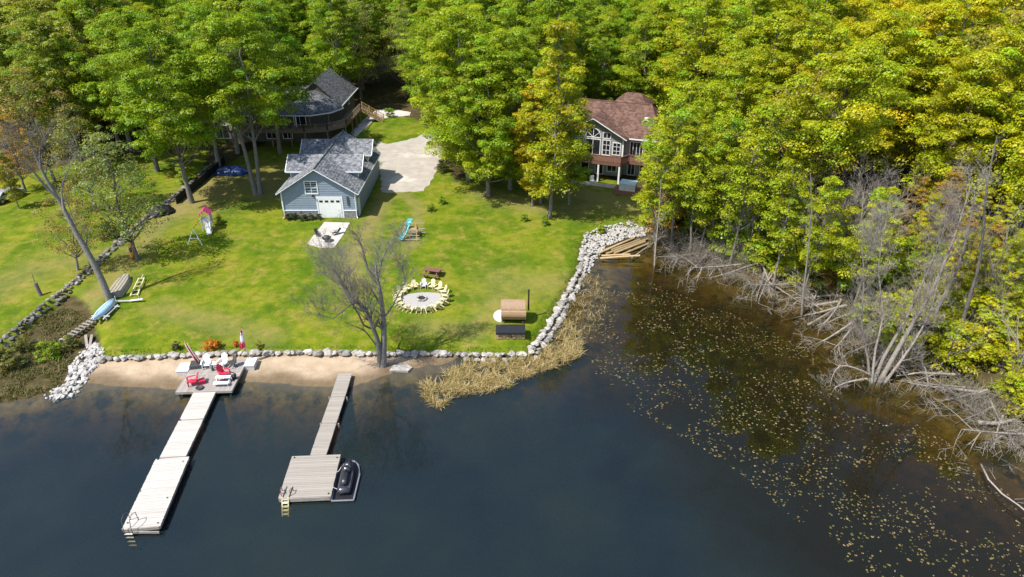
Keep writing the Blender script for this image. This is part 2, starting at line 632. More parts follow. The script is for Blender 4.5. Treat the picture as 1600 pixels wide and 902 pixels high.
def fast_mesh(name, V, nper, mat, attrs=None, smooth=False):
    """V: (N*nper, 3) vertices of N separate faces with nper corners each"""
    me = bpy.data.meshes.new(name)
    n = len(V)
    nf = n // nper
    me.vertices.add(n)
    me.vertices.foreach_set('co', np.ascontiguousarray(V, dtype=np.float32).ravel())
    me.loops.add(n)
    me.loops.foreach_set('vertex_index', np.arange(n, dtype=np.int32))
    me.polygons.add(nf)
    me.polygons.foreach_set('loop_start', np.arange(nf, dtype=np.int32) * nper)
    me.update(calc_edges=True)
    me.materials.append(M[mat] if isinstance(mat, str) else mat)
    for k, v in (attrs or {}).items():
        a = me.attributes.new(k, 'FLOAT_COLOR', 'FACE')
        a.data.foreach_set('color', np.ascontiguousarray(v, dtype=np.float32).ravel())
    return me


def unit(v):
    return v / (np.linalg.norm(v, axis=1, keepdims=True) + 1e-9)


def leaves(name, P, Nn, size, tint, mat, rng, aspect=.72, fold=.25):
    n = len(P)
    r = unit(rng.normal(size=(n, 3)))
    t1 = unit(np.cross(Nn, r))
    t2 = np.cross(Nn, t1)
    s = size[:, None]
    k = rng.uniform(.75, 1.2, (n, 1))
    V = np.empty((n, 4, 3))
    V[:, 0] = P - t1 * s
    V[:, 1] = P + t2 * s * aspect * k + Nn * s * fold
    V[:, 2] = P + t1 * s * 1.05
    V[:, 3] = P - t2 * s * aspect / k + Nn * s * fold * .6
    if tint.ndim == 1:
        tint = np.stack([tint, tint, tint, np.ones(n)], 1)
    return fast_mesh(name, V.reshape(-1, 3), 4, mat, {'tint': tint})

# ------------------------------------------------------------------ ground, lake
def tube_w(x, y, pts, w, z=1.2):
    return np.exp(-(seg_dist(x, y, arr(pts, z)) / w) ** 2)


def make_ground():
    fx = np.concatenate([np.arange(-900, -135, 25.), np.arange(-135, -60, 1.5), np.arange(-60, 62, .5), np.arange(62, 136, 1.5), np.arange(140, 901, 25.)])
    fy = np.concatenate([np.arange(-200, 20, 20.), np.arange(20, 26, 1.), np.arange(26, 100, .5), np.arange(100, 180, 1.5), np.arange(185, 1200, 25.)])
    X, Y = np.meshgrid(fx, fy)
    Z = terrain(X, Y)
    far = sstep(150, 500, Y)
    Z = Z + far * 6.0
    nx, ny = len(fx), len(fy)
    dm = seg_dist(X, Y, MOWN, True) * np.where(inside(X, Y, MOWN), 1, -1)
    lawn = sstep(-1.0, 1.2, dm)
    ds = seg_dist(X, Y, BEACH, True) * np.where(inside(X, Y, BEACH), 1, -1)
    sand = sstep(-.35, .25, ds)
    under = sstep(.05, -.05, Z) * (1 - .55 * sand)
    dry = (.9 * tube_w(X, Y, [(600, 310), (585, 345), (560, 385), (545, 440)], 1.3)
           + .7 * tube_w(X, Y, [(625, 300), (655, 330), (640, 390)], .8)
           + .8 * tube_w(X, Y, [(880, 300), (940, 315), (1010, 330)], 3.0)
           + .45 * tube_w(X, Y, [(790, 440), (900, 440)], 3.0)
           + .5 * tube_w(X, Y, [(250, 480), (330, 500), (420, 520)], 1.6)
           + .7 * tube_w(X, Y, [(140, 470), (190, 425), (260, 335), (340, 280)], 1.7)
           + .55 * tube_w(X, Y, [(660, 505), (740, 510), (780, 470)], 1.6)
           + .5 * tube_w(X, Y, [(20, 440), (60, 420), (120, 410)], 3.5)
           + .95 * tube_w(X, Y, [(300, 322), (350, 300), (420, 280), (430, 300)], 4.5)  # brown litter under the maples, widened to stand in for their soft shade
           + .7 * tube_w(X, Y, [(760, 305), (830, 325), (900, 330)], 2.5))
    dry = np.clip(dry, 0, 1)
    wet = sstep(.17, .05, Z + .03 * wav(X, Y, .8))
    V = np.stack([X, Y, Z], -1).reshape(-1, 3)
    i = np.arange(ny - 1)[:, None] * nx + np.arange(nx - 1)[None, :]
    Q = np.stack([i, i + 1, i + nx + 1, i + nx], -1).reshape(-1, 4)
    c = lambda A: A.reshape(-1)[Q].mean(1)
    cz, cl, cs = c(Z), c(lawn), c(sand)
    cy, cx = c(Y), c(X)
    marsh = (cx < -33) & (cy < 62) & (cl < .5) & (cz >= 0)
    owner = np.where(cz < 0, 0, np.where(cs > .5, 1, np.where(cl > .5, 2, np.where(marsh, 3, 4))))
    zone = np.stack([lawn, sand, under, np.ones_like(lawn)], -1).reshape(-1, 4)
    for k, nm in enumerate(('lake_bed', 'beach', 'lawn', 'marsh', 'ground')):
        q = Q[owner == k]
        ids, inv = np.unique(q, return_inverse=True)
        inv = inv.reshape(-1, 4)
        me = bpy.data.meshes.new(nm)
        me.vertices.add(len(ids))
        me.vertices.foreach_set('co', V[ids].astype(np.float32).ravel())
        me.loops.add(inv.size)
        me.loops.foreach_set('vertex_index', inv.astype(np.int32).ravel())
        me.polygons.add(len(inv))
        me.polygons.foreach_set('loop_start', np.arange(len(inv), dtype=np.int32) * 4)
        me.polygons.foreach_set('use_smooth', np.ones(len(inv), bool))
        me.update(calc_edges=True)
        me.materials.append(M['ground'])
        a = me.attributes.new('zone', 'FLOAT_COLOR', 'POINT')
        a.data.foreach_set('color', zone[ids].astype(np.float32).ravel())
        a = me.attributes.new('dry', 'FLOAT', 'POINT')
        a.data.foreach_set('value', dry.reshape(-1)[ids].astype(np.float32))
        a = me.attributes.new('wet', 'FLOAT', 'POINT')
        a.data.foreach_set('value', wet.reshape(-1)[ids].astype(np.float32))
        tag(link(nm, me), kind='structure')


make_ground()

mb = MB()
mb.add([(-700, -300, 0), (700, -300, 0), (700, 110, 0), (-700, 110, 0), (-700, -300, -9), (700, -300, -9), (700, 110, -9), (-700, 110, -9)],
       [(0, 1, 2, 3), (7, 6, 5, 4), (0, 4, 5, 1), (1, 5, 6, 2), (2, 6, 7, 3), (3, 7, 4, 0)])
tag(mb.build('water', 'water'), kind='structure')


rr0 = random.Random(4)


def sheet(name, poly, mat, lift=.03, kind='structure', res=.6, rag=0.0):
    """a thin slab draped on the ground inside a polygon: fan of rings shrunk to the middle"""
    P = np.array(poly)
    Pd = []
    for i in range(len(P)):
        a, b = P[i], P[(i + 1) % len(P)]
        k = max(1, int(np.linalg.norm(b - a) / res))
        Pd += [a + (b - a) * t / k + (np.array([rr0.uniform(-1, 1), rr0.uniform(-1, 1)]) * rag if t else 0) for t in range(k)]
    P = np.array(Pd)
    c = P.mean(0)
    v, f = [], []
    n = len(P)
    K = 8
    for r in range(K):
        Q = c + (P - c) * (1 - r / K)
        zz = terrain(Q[:, 0], Q[:, 1]) + lift
        v += [(q[0], q[1], z) for q, z in zip(Q, zz)]
    for r in range(K - 1):
        for i in range(n):
            j = (i + 1) % n
            f.append((r * n + i, r * n + j, (r + 1) * n + j, (r + 1) * n + i))
    v.append((c[0], c[1], tz(c[0], c[1]) + lift))
    for i in range(n):
        f.append(((K - 1) * n + i, (K - 1) * n + (i + 1) % n, len(v) - 1))
    k0 = len(v)
    for i in range(n):
        v.append((v[i][0], v[i][1], v[i][2] - lift - .12))
    for i in range(n):
        j = (i + 1) % n
        f.append((i, k0 + i, k0 + j, j))
    o = MB().add(v, f).build(name, mat)
    if kind:
        tag(o, kind=kind)
    return o


sheet('driveway', [at_z(p[0], p[1], 1.7) for p in ((596, 299), (630, 299), (662, 297), (672, 285), (684, 262), (692, 246), (694, 234), (686, 224), (684, 216), (676, 208), (664, 210), (652, 217),
                                                   (632, 222), (605, 227), (592, 222), (588, 232), (592, 260))], 'drive', .035, rag=.22)
sheet('path', [at_z(p[0], p[1], 2.0) for p in ((556, 214), (572, 196), (584, 184), (600, 176), (640, 182), (642, 177), (604, 171), (586, 175), (566, 190), (548, 208))], 'concrete', .04)


# ------------------------------------------------------------------ stones
def rock_mesh(seed, mat, flat=.75, sub=1):
    import bmesh
    bm = bmesh.new()
    bmesh.ops.create_icosphere(bm, subdivisions=sub, radius=.5)
    rr = random.Random(seed)
    off = Vector((rr.uniform(0, 50), rr.uniform(0, 50), rr.uniform(0, 50)))
    for v in bm.verts:
        k = 1 + .6 * mnoise.noise(v.co * 2.0 + off) + .16 * rr.uniform(-1, 1)
        v.co = Vector((v.co.x * k, v.co.y * k, v.co.z * k * flat))
    me = bpy.data.meshes.new('stone')
    bm.to_mesh(me)
    bm.free()
    me.materials.append(M[mat])
    return me


def walk(poly, step, rr):
    """points along a polyline"""
    out = []
    for i in range(len(poly) - 1):
        a, b = np.array(poly[i]), np.array(poly[i + 1])
        L = np.linalg.norm(b - a)
        n = max(1, int(L / step))
        for k in range(n):
            out.append((a + (b - a) * (k + rr.uniform(.25, .75)) / n, (b - a) / L))
    return out


rr = random.Random(5)
BM = [rock_mesh(i, 'boulder', .78, 2) for i in range(7)]
RM = [rock_mesh(20 + i, 'riprap', .7, 1) for i in range(5)]
WM = [rock_mesh(40 + i, 'wallstone', .7, 1) for i in range(6)]

wall = thing('boulder_wall', 'retaining wall of pale round boulders between lawn and sand beach', 'retaining wall', (*WALLLINE[2], 0))
wall2 = thing('boulder_wall', 'retaining wall of pale boulders along the reeds, right edge of lawn', 'retaining wall', (*WALLLINE[5], 0))
for (p, d) in walk(WALLLINE[:6], .56, rr):
    s = rr.uniform(.42, .86)
    q = p + np.array([d[1], -d[0]]) * rr.uniform(-.05, .22)
    z = tz(*(p + np.array([-d[1], d[0]]) * .9)) - .22
    o = link('boulder', rr.choice(BM), wall, Vector((q[0], q[1], z)) - wall.location, (rr.uniform(-.3, .3), rr.uniform(-.3, .3), rr.uniform(0, 6)), (s * 1.15, s * .95, s * rr.uniform(.7, .95)))
    o.rotation_euler[2] = math.atan2(d[1], d[0]) + rr.uniform(-.4, .4)
for (p, d) in walk(WALLLINE[4:6], .8, rr):
    s = rr.uniform(.5, .8)
    q = p + np.array([d[1], -d[0]]) * rr.uniform(.6, .95)
    link('boulder', rr.choice(BM), wall, Vector((q[0], q[1], .14)) - wall.location, (rr.uniform(-.3, .3), 0, rr.uniform(0, 6)), (s, s, s * .8))
for row in range(2):
    for (p, d) in walk(WALLLINE[5:9], .58, rr):
        s = rr.uniform(.4, .8)
        off = (.1 if row == 0 else .6) + rr.uniform(-.12, .15)
        q = p + np.array([d[1], -d[0]]) * off
        z = tz(*(p + np.array([-d[1], d[0]]) * .9)) - (.2 if row == 0 else .55)
        link('boulder', rr.choice(BM), wall2, Vector((q[0], q[1], z)) - wall2.location, (rr.uniform(-.4, .4), rr.uniform(-.4, .4), rr.uniform(0, 6)), (s * 1.1, s, s * .85))


def join_stones(name, mat, pts, sizes, seed, parent=None):
    """many small stones in one mesh, for banks of stones too small to pick apart"""
    rr_ = random.Random(seed)
    base = [[v.co.copy() for v in m.vertices] for m in RM]
    fac = [[tuple(p.vertices) for p in m.polygons] for m in RM]
    b = MB()
    for p, s in zip(pts, sizes):
        k = rr_.randrange(len(RM))
        R = Matrix.Rotation(rr_.uniform(0, 6.28), 3, 'Z') @ Matrix.Rotation(rr_.uniform(-.6, .6), 3, 'X')
        b.add([R @ (v * s) + Vector(p) for v in base[k]], fac[k])
    return b.build(name, mat, parent)


def fill(poly_px, n, rr_, z=.8):
    P = arr(poly_px, z)
    lo, hi = P.min(0), P.max(0)
    out = []
    while len(out) < n:
        X = np.array([rr_.uniform(lo[0], hi[0]) for _ in range(n)])
        Y = np.array([rr_.uniform(lo[1], hi[1]) for _ in range(n)])
        k = inside(X, Y, P)
        out += list(zip(X[k], Y[k]))
    out = out[:n]
    Z = terrain(np.array([p[0] for p in out]), np.array([p[1] for p in out]))
    return [(p[0], p[1], z_) for p, z_ in zip(out, Z)]


# stone bank at the head of the bay
bank = thing('stone_bank', 'bank of white broken stone at the head of the lily bay', 'stone bank', on_ground(945, 375))
pts = fill([(907, 420), (906, 388), (916, 368), (940, 360), (985, 352), (1012, 358), (1008, 368), (975, 372), (945, 385), (930, 400), (916, 428)], 900, rr, .7)
o = join_stones('riprap', 'riprap', [(p[0] - bank.location.x, p[1] - bank.location.y, p[2] + rr.uniform(.05, .16) - bank.location.z) for p in pts], [rr.uniform(.16, .42) for _ in pts], 3, bank)
o['kind'] = 'stuff'
# riprap at the left end of the beach
rip = thing('stone_bank', 'sloping pile of pale stones at the left end of the beach', 'stone bank', on_ground(130, 570))
pts = fill([(150, 536), (168, 550), (150, 566), (135, 588), (118, 612), (84, 622), (74, 612), (100, 592), (112, 566), (128, 545)], 150, rr, .4)
for p in pts:
    s = rr.uniform(.28, .62)
    link('stone', rr.choice(RM), rip, Vector((p[0], p[1], max(p[2], -.1) + .1)) - rip.location, (rr.uniform(-.5, .5), rr.uniform(-.5, .5), rr.uniform(0, 6)), (s, s * rr.uniform(.7, 1), s * .8))
pts = fill([(150, 536), (168, 550), (150, 566), (135, 588), (118, 612), (74, 622), (66, 612), (100, 592), (112, 566), (128, 545)], 260, rr, .4)
o = join_stones('small_stone', 'riprap', [(p[0] - rip.location.x, p[1] - rip.location.y, max(p[2], -.15) + .04 - rip.location.z) for p in pts], [rr.uniform(.1, .26) for _ in pts], 8, rip)
o['kind'] = 'stuff'

# dry stone wall between the two lots
swl = [tuple(on_ground(*p)[:2]) for p in ((-30, 562), (0, 540), (40, 512), (70, 488), (100, 458), (130, 432), (160, 405), (185, 382), (210, 360), (232, 342), (262, 318), (296, 292), (322, 268), (345, 250))]
sw = thing('stone_wall', 'long dry stone wall climbing from the marsh between two lawns', 'stone wall', (*swl[4], tz(*swl[4])))
for lev in range(3):
    for (p, d) in walk(swl, .66, rr):
        s = rr.uniform(.42, .82) if lev < 2 else rr.uniform(.35, .65)
        q = p + np.array([d[1], -d[0]]) * ((-.27, .27, 0.0)[lev] + rr.uniform(-.12, .12))
        z = tz(*q) + (.1 if lev < 2 else .36)
        link('stone', rr.choice(WM), sw, Vector((q[0], q[1], z)) - sw.location, (rr.uniform(-.4, .4), rr.uniform(-.4, .4), rr.uniform(0, 6)), (s, s * rr.uniform(.7, 1), s * .85))
# flat stones at the foot of the bare tree
ft = thing('flat_stone', 'flat pale slab on the sand right of the bare tree', 'stone', on_ground(626, 577))
MB().prism([(-.9, -.35), (.7, -.45), (1.0, .1), (.5, .5), (-.7, .4)], -.1, .14).build('slab', 'boulder', ft)


# ------------------------------------------------------------------ building helpers
def windows_on(parent, M4, items, frame='white', pane='glass', name='window'):
    """items: (u0,u1,z0,z1, nx, ny) on a wall plane; M4 maps (u, out, z) to the parent's space"""
    for it in items:
        u0, u1, z0, z1, nx, ny = it[:6]
        fw = .10
        b = MB()
        for (a0, a1, c0, c1) in ((u0, u1, z0, z0 + fw), (u0, u1, z1 - fw, z1), (u0, u0 + fw, z0 + fw, z1 - fw), (u1 - fw, u1, z0 + fw, z1 - fw)):
            b.box(((a0 + a1) / 2, .04, (c0 + c1) / 2), (a1 - a0, .09, c1 - c0))
        for k in range(1, nx):
            u = u0 + (u1 - u0) * k / nx
            b.box((u, .035, (z0 + z1) / 2), (.06, .05, z1 - z0 - 2 * fw))
        for k in range(1, ny):
            z = z0 + (z1 - z0) * k / ny
            b.box(((u0 + u1) / 2, .033, z), (u1 - u0 - 2 * fw, .046, .05))
        b.v = [tuple(M4 @ Vector(p)) for p in b.v]
        f = b.build(name, frame, parent)
        g = MB().box(((u0 + u1) / 2, .012, (z0 + z1) / 2), (u1 - u0 - 2 * fw, .02, z1 - z0 - 2 * fw))
        g.v = [tuple(M4 @ Vector(p)) for p in g.v]
        g.build('pane', pane, f)


def lap_wall(u0f, u1f, z0, z1, course=.3, proud=.04):
    """boards lapped up a wall; u0f/u1f give the ends at height z; in (u, out, z)"""
    b = MB()
    z = z0
    while z < z1 - 1e-3:
        zt = min(z + course, z1)
        a0, a1, c0, c1 = u0f(z), u1f(z), u0f(zt), u1f(zt)
        b.add([(a0, proud, z), (a1, proud, z), (c1, .004, zt), (c0, .004, zt), (a0, 0, z), (a1, 0, z)], [(0, 3, 2, 1), (0, 1, 5, 4)])
        z = zt
    return b


def roof_slab(quad, t=.14):
    """a roof plane of real thickness from its corner points"""
    q = [Vector(p) for p in quad]
    n = (q[1] - q[0]).cross(q[2] - q[0]).normalized()
    if n.z < 0:
        n = -n
    k = len(q)
    v = [p for p in q] + [p - n * t for p in q]
    f = [tuple(range(k)), tuple(range(2 * k - 1, k - 1, -1))] + [(i, i + k, (i + 1) % k + k, (i + 1) % k) for i in range(k)]
    return MB().add(v, f)


WALLM = lambda o, ang: Matrix.Translation(o) @ Matrix.Rotation(ang, 4, 'Z') @ Matrix.Scale(-1, 4, (0, 1, 0))
# WALLM: u runs along the rotated x axis, 'out' points to local -y


# ------------------------------------------------------------------ garage
def garage():
    cx, yf, W, D = -23.3, 77.4, 4.5, 15.4
    gz = tz(cx, yf + 3)
    g = thing('garage', 'blue-grey two-storey garage with four dormers and a white overhead door', 'garage', (cx, yf, gz))
    EV, RG, OV = 3.25, 6.35, .42
    sl = (RG - EV) / (W + OV)
    wt = EV + sl * OV - .16                   # wall height at the side walls
    # body
    b = MB()
    b.add([(-W, 0, -.4), (W, 0, -.4), (W, 0, wt), (0, 0, wt + sl * W), (-W, 0, wt), (-W, D, -.4), (W, D, -.4), (W, D, wt), (0, D, wt + sl * W), (-W, D, wt)],
          [(0, 1, 2, 3, 4), (9, 8, 7, 6, 5), (1, 6, 7, 2), (5, 0, 4, 9), (2, 7, 8, 3), (3, 8, 9, 4), (0, 5, 6, 1)])
    b.build('wall', 'siding', g)
    lim = lambda z: W if z < wt else max(.02, W - (z - wt) / sl)
    A = WALLM((0, 0, 0), 0)
    for (mat4, name, fn0, fn1, z0, z1) in (
            (A, 'siding', lambda z: -lim(z), lambda z: lim(z), 1.02, wt + sl * W - .1),
            (WALLM((W, 0, 0), PI / 2), 'siding', lambda z: 0.0, lambda z: D, .1, wt),
            (WALLM((-W, D, 0), -PI / 2), 'siding', lambda z: 0.0, lambda z: D, .1, wt)):
        s = lap_wall(fn0, fn1, z0, z1)
        s.v = [tuple(mat4 @ Vector(p)) for p in s.v]
        s.build(name, 'siding', g)
    # stone base and ledge on the front, either side of the door
    for (u0, u1) in ((-W + .02, -.35), (2.85, W - .02)):
        MB().box(((u0 + u1) / 2, -.05, .42), (u1 - u0, .1, 1.0)).build('stone_base', 'stone_base', g)
        MB().box(((u0 + u1) / 2, -.075, .97), (u1 - u0, .15, .09)).build('ledge', 'trim', g)
    for sx in (-1, 1):
        MB().box((sx * (W - .06), -.045, (wt + .2) / 2 + .5), (.18, .09, wt - .9)).build('corner_board', 'trim', g)
        MB().tube([(sx * (W - .1), -.12, wt + .2), (sx * (W - .1), -.12, .2), (sx * (W + .05), -.45, .08)], .055, 6).build('downspout', 'white', g)
        # fascia on the gable rake
        MB().bar((sx * (W + OV), -OV - .02, EV - .12), (0, -OV - .02, RG - .12), .05, .24, (0, -1, 0)).build('rake_board', 'trim', g)
        MB().box((sx * (W + OV + .02), D / 2, EV - .1), (.06, D + 2 * OV, .16)).build('gutter', 'trim', g)
    # main roof
    for sx in (-1, 1):
        roof_slab([(sx * (W + OV), -OV, EV), (0, -OV, RG), (0, D + OV, RG), (sx * (W + OV), D + OV, EV)]).build('roof', 'roof_grey', g)
    MB().tube([(0, -OV, RG + .02), (0, D + OV, RG + .02)], .09, 6).build('ridge_cap', 'roof_grey', g)
    # dormers
    for yc in (5.6, 12.2):
        for sx in (-1, 1):
            dm = MB()
            hw, xo, dz = 1.75, W - .3, RG - .12
            ev = 4.95
            xin = 1.0
            xw = xo
            dm.add([(sx * xw, yc - hw, 3.3), (sx * xw, yc + hw, 3.3), (sx * xw, yc + hw, ev), (sx * xw, yc, dz - .12), (sx * xw, yc - hw, ev),
                    (sx * xin, yc - hw, 3.3), (sx * xin, yc + hw, 3.3), (sx * xin, yc + hw, ev), (sx * xin, yc - hw, ev)],
                   [(0, 1, 2, 3, 4), (0, 4, 8, 5), (1, 6, 7, 2)])
            d = dm.build('dormer', 'siding', g)
            for sy in (-1, 1):
                xe = sx * (xo + .5)
                ye = yc + sy * (hw + .35)
                ez = ev - .3
                roof_slab([(xe, ye, ez), (xe, yc, dz), (sx * .05, yc, dz), (sx * (W + OV) * (1 - (ez - EV) / (RG - EV)), ye, ez)], .1).build('dormer_roof', 'roof_grey', d)
                MB().box((sx * (xo + .5 + 1.9) / 2, ye, ez - .06), (abs(xo + .5 - 1.9), .07, .16)).build('eave_board', 'trim', d)
                MB().bar((xe, ye, ez - .06), (xe, yc, dz - .06), .06, .18, (sx, 0, 0)).build('rake_board', 'trim', d)
                MB().box((sx * (xw + .005), yc + sy * (hw - .06), (3.9 + ev) / 2), (.08, .14, ev - 3.9)).build('corner_board', 'trim', d)
            ang = PI / 2 if sx > 0 else -PI / 2
            w0 = WALLM((sx * xw, yc, 0), ang)
            windows_on(d, w0, [(-.75, .75, 3.95, 5.05, 2, 2)])
    # front: gable window and overhead door
    windows_on(g, A, [(-1.52, .08, 3.05, 4.72, 2, 2)], name='gable_window')
    dr = MB()
    u0, u1, h = -.1, 2.62, 2.45
    for k in range(4):
        for j in range(4):
            dr.box((u0 + (j + .5) * (u1 - u0) / 4, -.035, (k + .5) * h / 4), ((u1 - u0) / 4 - .05, .08, h / 4 - .05))
    dr.box(((u0 + u1) / 2, -.02, h / 2), (u1 - u0, .09, h))
    d = dr.build('overhead_door', 'white', g)
    for j in range(4):
        MB().box((u0 + (j + .5) * (u1 - u0) / 4, -.082, h * .875), (.42, .02, .26)).build('door_pane', 'glass', d)
    for (x, w_) in ((u0 - .14, .2), (u1 + .14, .2)):
        MB().box((x, -.04, (h + .3) / 2), (w_, .09, h + .3)).build('door_trim', 'trim', g)
    MB().box(((u0 + u1) / 2, -.04, h + .15), (u1 - u0 + .07, .088, .28)).build('door_trim', 'trim', g)
    MB().box((u0 - .5, -.2, 2.9), (.16, .3, .22)).build('wall_lamp', 'black', g)
    MB().box((3.5, -.07, 2.2), (.22, .14, 1.1)).build('wall_plaque', 'steel_dark', g)
    # a white side door on the right wall
    ms = WALLM((W, 0, 0), PI / 2)
    sdm = MB().box((1.0, .03, 1.1), (1.0, .1, 2.2))
    sdm.v = [tuple(ms @ Vector(p)) for p in sdm.v]
    sdm.build('side_door', 'trim', g)
    # small plants in the bed under the front wall
    return g, gz


GAR, GZ = garage()


# ------------------------------------------------------------------ grey house behind the garage
def rail(parent, pts, h=1.0, mat='deckwood', gap=1.5, balusters=True):
    for i in range(len(pts) - 1):
        a, b = Vector(pts[i]), Vector(pts[i + 1])
        r = MB().bar(a + Vector((0, 0, h)), b + Vector((0, 0, h)), .11, .07)
        r.bar(a + Vector((0, 0, .15)), b + Vector((0, 0, .15)), .06, .08)
        n = max(1, int((b - a).length / .28))
        if balusters:
            for k in range(n):
                p = a.lerp(b, (k + .5) / n)
                r.box(p + Vector((0, 0, h / 2 + .05)), (.045, .045, h - .15))
        r.build('railing', mat, parent)
        n = max(1, round((b - a).length / gap))
        for k in range(n + 1):
            p = a.lerp(b, k / n)
            MB().box(p + Vector((0, 0, h / 2 + .03)), (.13, .13, h + .1)).build('rail_post', mat, parent)


def house1():
    ox, oy = -34.5, 108.0
    gz = tz(ox, oy - 2)
    h = thing('house', 'dark house with grey shingle roof and wraparound timber deck behind the garage', 'house', (ox, oy, gz))
    EV = 4.6
    # front block with a faceted right end
    plan = [(-10, 0), (2.4, 0), (5.0, 1.5), (6.2, 4.2), (6.2, 9), (-10, 9)]
    MB().prism(plan, -.6, EV).build('wall', 'house_dark', h)
    o = .75
    ep = [(-10.7, -o), (2.7, -o - .25), (5.7, 1.0), (7.0, 4.0)]
    ap = (2.2, 6.0, 7.6)
    for i in range(3):
        a, b = ep[i], ep[i + 1]
        if i == 0:
            q = [(a[0], a[1], EV - .1), (b[0], b[1], EV - .1), ap, (-6.0, 6.0, 7.6)]
        else:
            q = [(a[0], a[1], EV - .1), (b[0], b[1], EV - .1), ap]
        roof_slab(q).build('roof', 'roof_dark', h)
        MB().bar((a[0], a[1], EV - .17), (b[0], b[1], EV - .17), .08, .16).build('gutter', 'trim', h)
    roof_slab([(-10.7, -o, EV - .1), (-6.0, 6.0, 7.6), (-10.7, 9.4, EV - .1)]).build('roof', 'roof_dark', h)
    # rear wing, higher ridge running back
    MB().prism([(-1.2, 5.5), (5.9, 5.5), (5.9, 17.2), (-1.2, 17.2)], -.6, 4.7).build('wall', 'house_dark', h)
    rx, rz_ = 2.4, 8.6
    roof_slab([(6.6, 4.6, 4.65), (rx, 4.6, rz_), (rx, 17.8, rz_), (6.6, 17.8, 4.65)]).build('roof', 'roof_dark', h)
    roof_slab([(-1.9, 4.6, 4.65), (rx, 4.6, rz_), (rx, 17.8, rz_), (-1.9, 17.8, 4.65)]).build('roof', 'roof_dark', h)
    MB().add([(-1.2, 17.25, 4.6), (5.9, 17.25, 4.6), (rx, 17.25, rz_ - .1)], [(0, 1, 2)]).build('wall', 'house_dark', h)
    MB().add([(-1.5, 4.9, 4.6), (6.3, 4.9, 4.6), (rx, 4.9, rz_ - .1)], [(0, 1, 2)]).build('wall', 'house_dark', h)
    MB().bar((6.65, 4.6, 4.6), (6.65, 17.8, 4.6), .08, .18).build('gutter', 'trim', h)
    A = WALLM((0, 0, 0), 0)
    windows_on(h, A, [(-4.9, -3.4, 2.75, 4.35, 2, 1), (-2.9, -1.5, 2.75, 4.35, 2, 1), (-8.0, -6.6, 2.85, 4.2, 2, 1), (-.2, 1.8, 2.7, 4.3, 2, 1)])
    windows_on(h, A, [(-4.9, -3.3, .5, 1.9, 2, 1), (-2.3, -.7, .5, 1.9, 2, 1), (-7.8, -6.5, .6, 1.8, 2, 1)])
    B = WALLM((5.9, 5.5, 0), PI / 2)
    windows_on(h, B, [(2.5, 3.6, 3.0, 4.3, 1, 2), (6.5, 7.6, 3.0, 4.3, 1, 2)])
    # wraparound deck
    dz = 2.55
    edge = [(-9.5, -3.2), (2.2, -3.2), (5.6, -2.3), (8.0, .4), (8.3, 10.8)]
    dk = [(p[0], p[1]) for p in edge] + [(6.3, 10.8), (6.25, 4.2), (5.05, 1.45), (2.45, -.05), (-9.5, -.05)]
    MB().prism(dk, dz - .25, dz).build('deck_floor', 'deckwood', h)
    rail(h, [(p[0], p[1], dz) for p in edge])
    for (x, y) in ((-9.2, -3), (-6, -3), (-3, -3), (0, -3), (2.2, -3), (5.5, -2.1), (7.8, .4), (8.1, 4), (8.1, 7.5), (8.1, 10.6)):
        MB().box((x, y, dz / 2 - .45), (.18, .18, dz + .4)).build('deck_post', 'deckwood', h)
    for (x, y) in ((-3.0, -.6), (.4, -.8), (2.6, -.8), (5.2, .8)):
        MB().box((x, y, (dz + EV) / 2), (.16, .16, EV - dz - .1)).build('porch_post', 'trim' if x < .5 else 'deckwood', h)
    # stairs down to the grass
    n = 11
    s0, s1 = Vector((8.3, 11.2, dz)), Vector((11.8, 11.9, .2))
    MB().box((7.6, 11.4, dz - .12), (1.6, 1.4, .22)).build('landing', 'deckwood', h)
    for k in range(n):
        p = s0.lerp(s1, (k + .5) / n)
        MB().box(p, (.36, 1.3, .07), rz=.2).build('stair_tread', 'deckwood', h)
    for s in (-.7, .7):
        a, b = s0 + Vector((0, s, 0)), s1 + Vector((0, s, 0))
        MB().bar(a - Vector((0, 0, .12)), b - Vector((0, 0, .12)), .07, .28).build('stringer', 'wood', h)
        rail(h, [a, b], 1.0, 'wood', 1.3)
    rail(h, [(8.3, 10.8, dz), (8.3, 10.5, dz)], 1.0, 'wood', 1.0, False)
    # pale side annexe at the left with a small gable
    an = [(-14.6, 1.5), (-10.05, 1.5), (-10.05, 8), (-14.6, 8)]
    MB().prism(an, -.6, 3.2).build('annexe_wall', 'house_white', h)
    MB().add([(-14.6, 1.49, 3.2), (-10.05, 1.49, 3.2), (-12.3, 1.49, 4.7)], [(0, 1, 2)]).build('annexe_gable', 'house_white', h)
    for sx in (-1, 1):
        roof_slab([(-12.3 + sx * 2.6, 1.0, 3.05), (-12.3, 1.0, 4.85), (-12.3, 8.3, 4.85), (-12.3 + sx * 2.6, 8.3, 3.05)]).build('roof', 'roof_dark', h)
        MB().bar((-12.3 + sx * 2.6, .98, 3.0), (-12.3, .98, 4.8), .06, .2, (0, -1, 0)).build('rake_board', 'white', h)
    windows_on(h, WALLM((-12.3, 1.5, 0), 0), [(-1.3, .9, .1, 2.3, 2, 1)], name='glass_door', pane='house_dark')
    return h


house1()


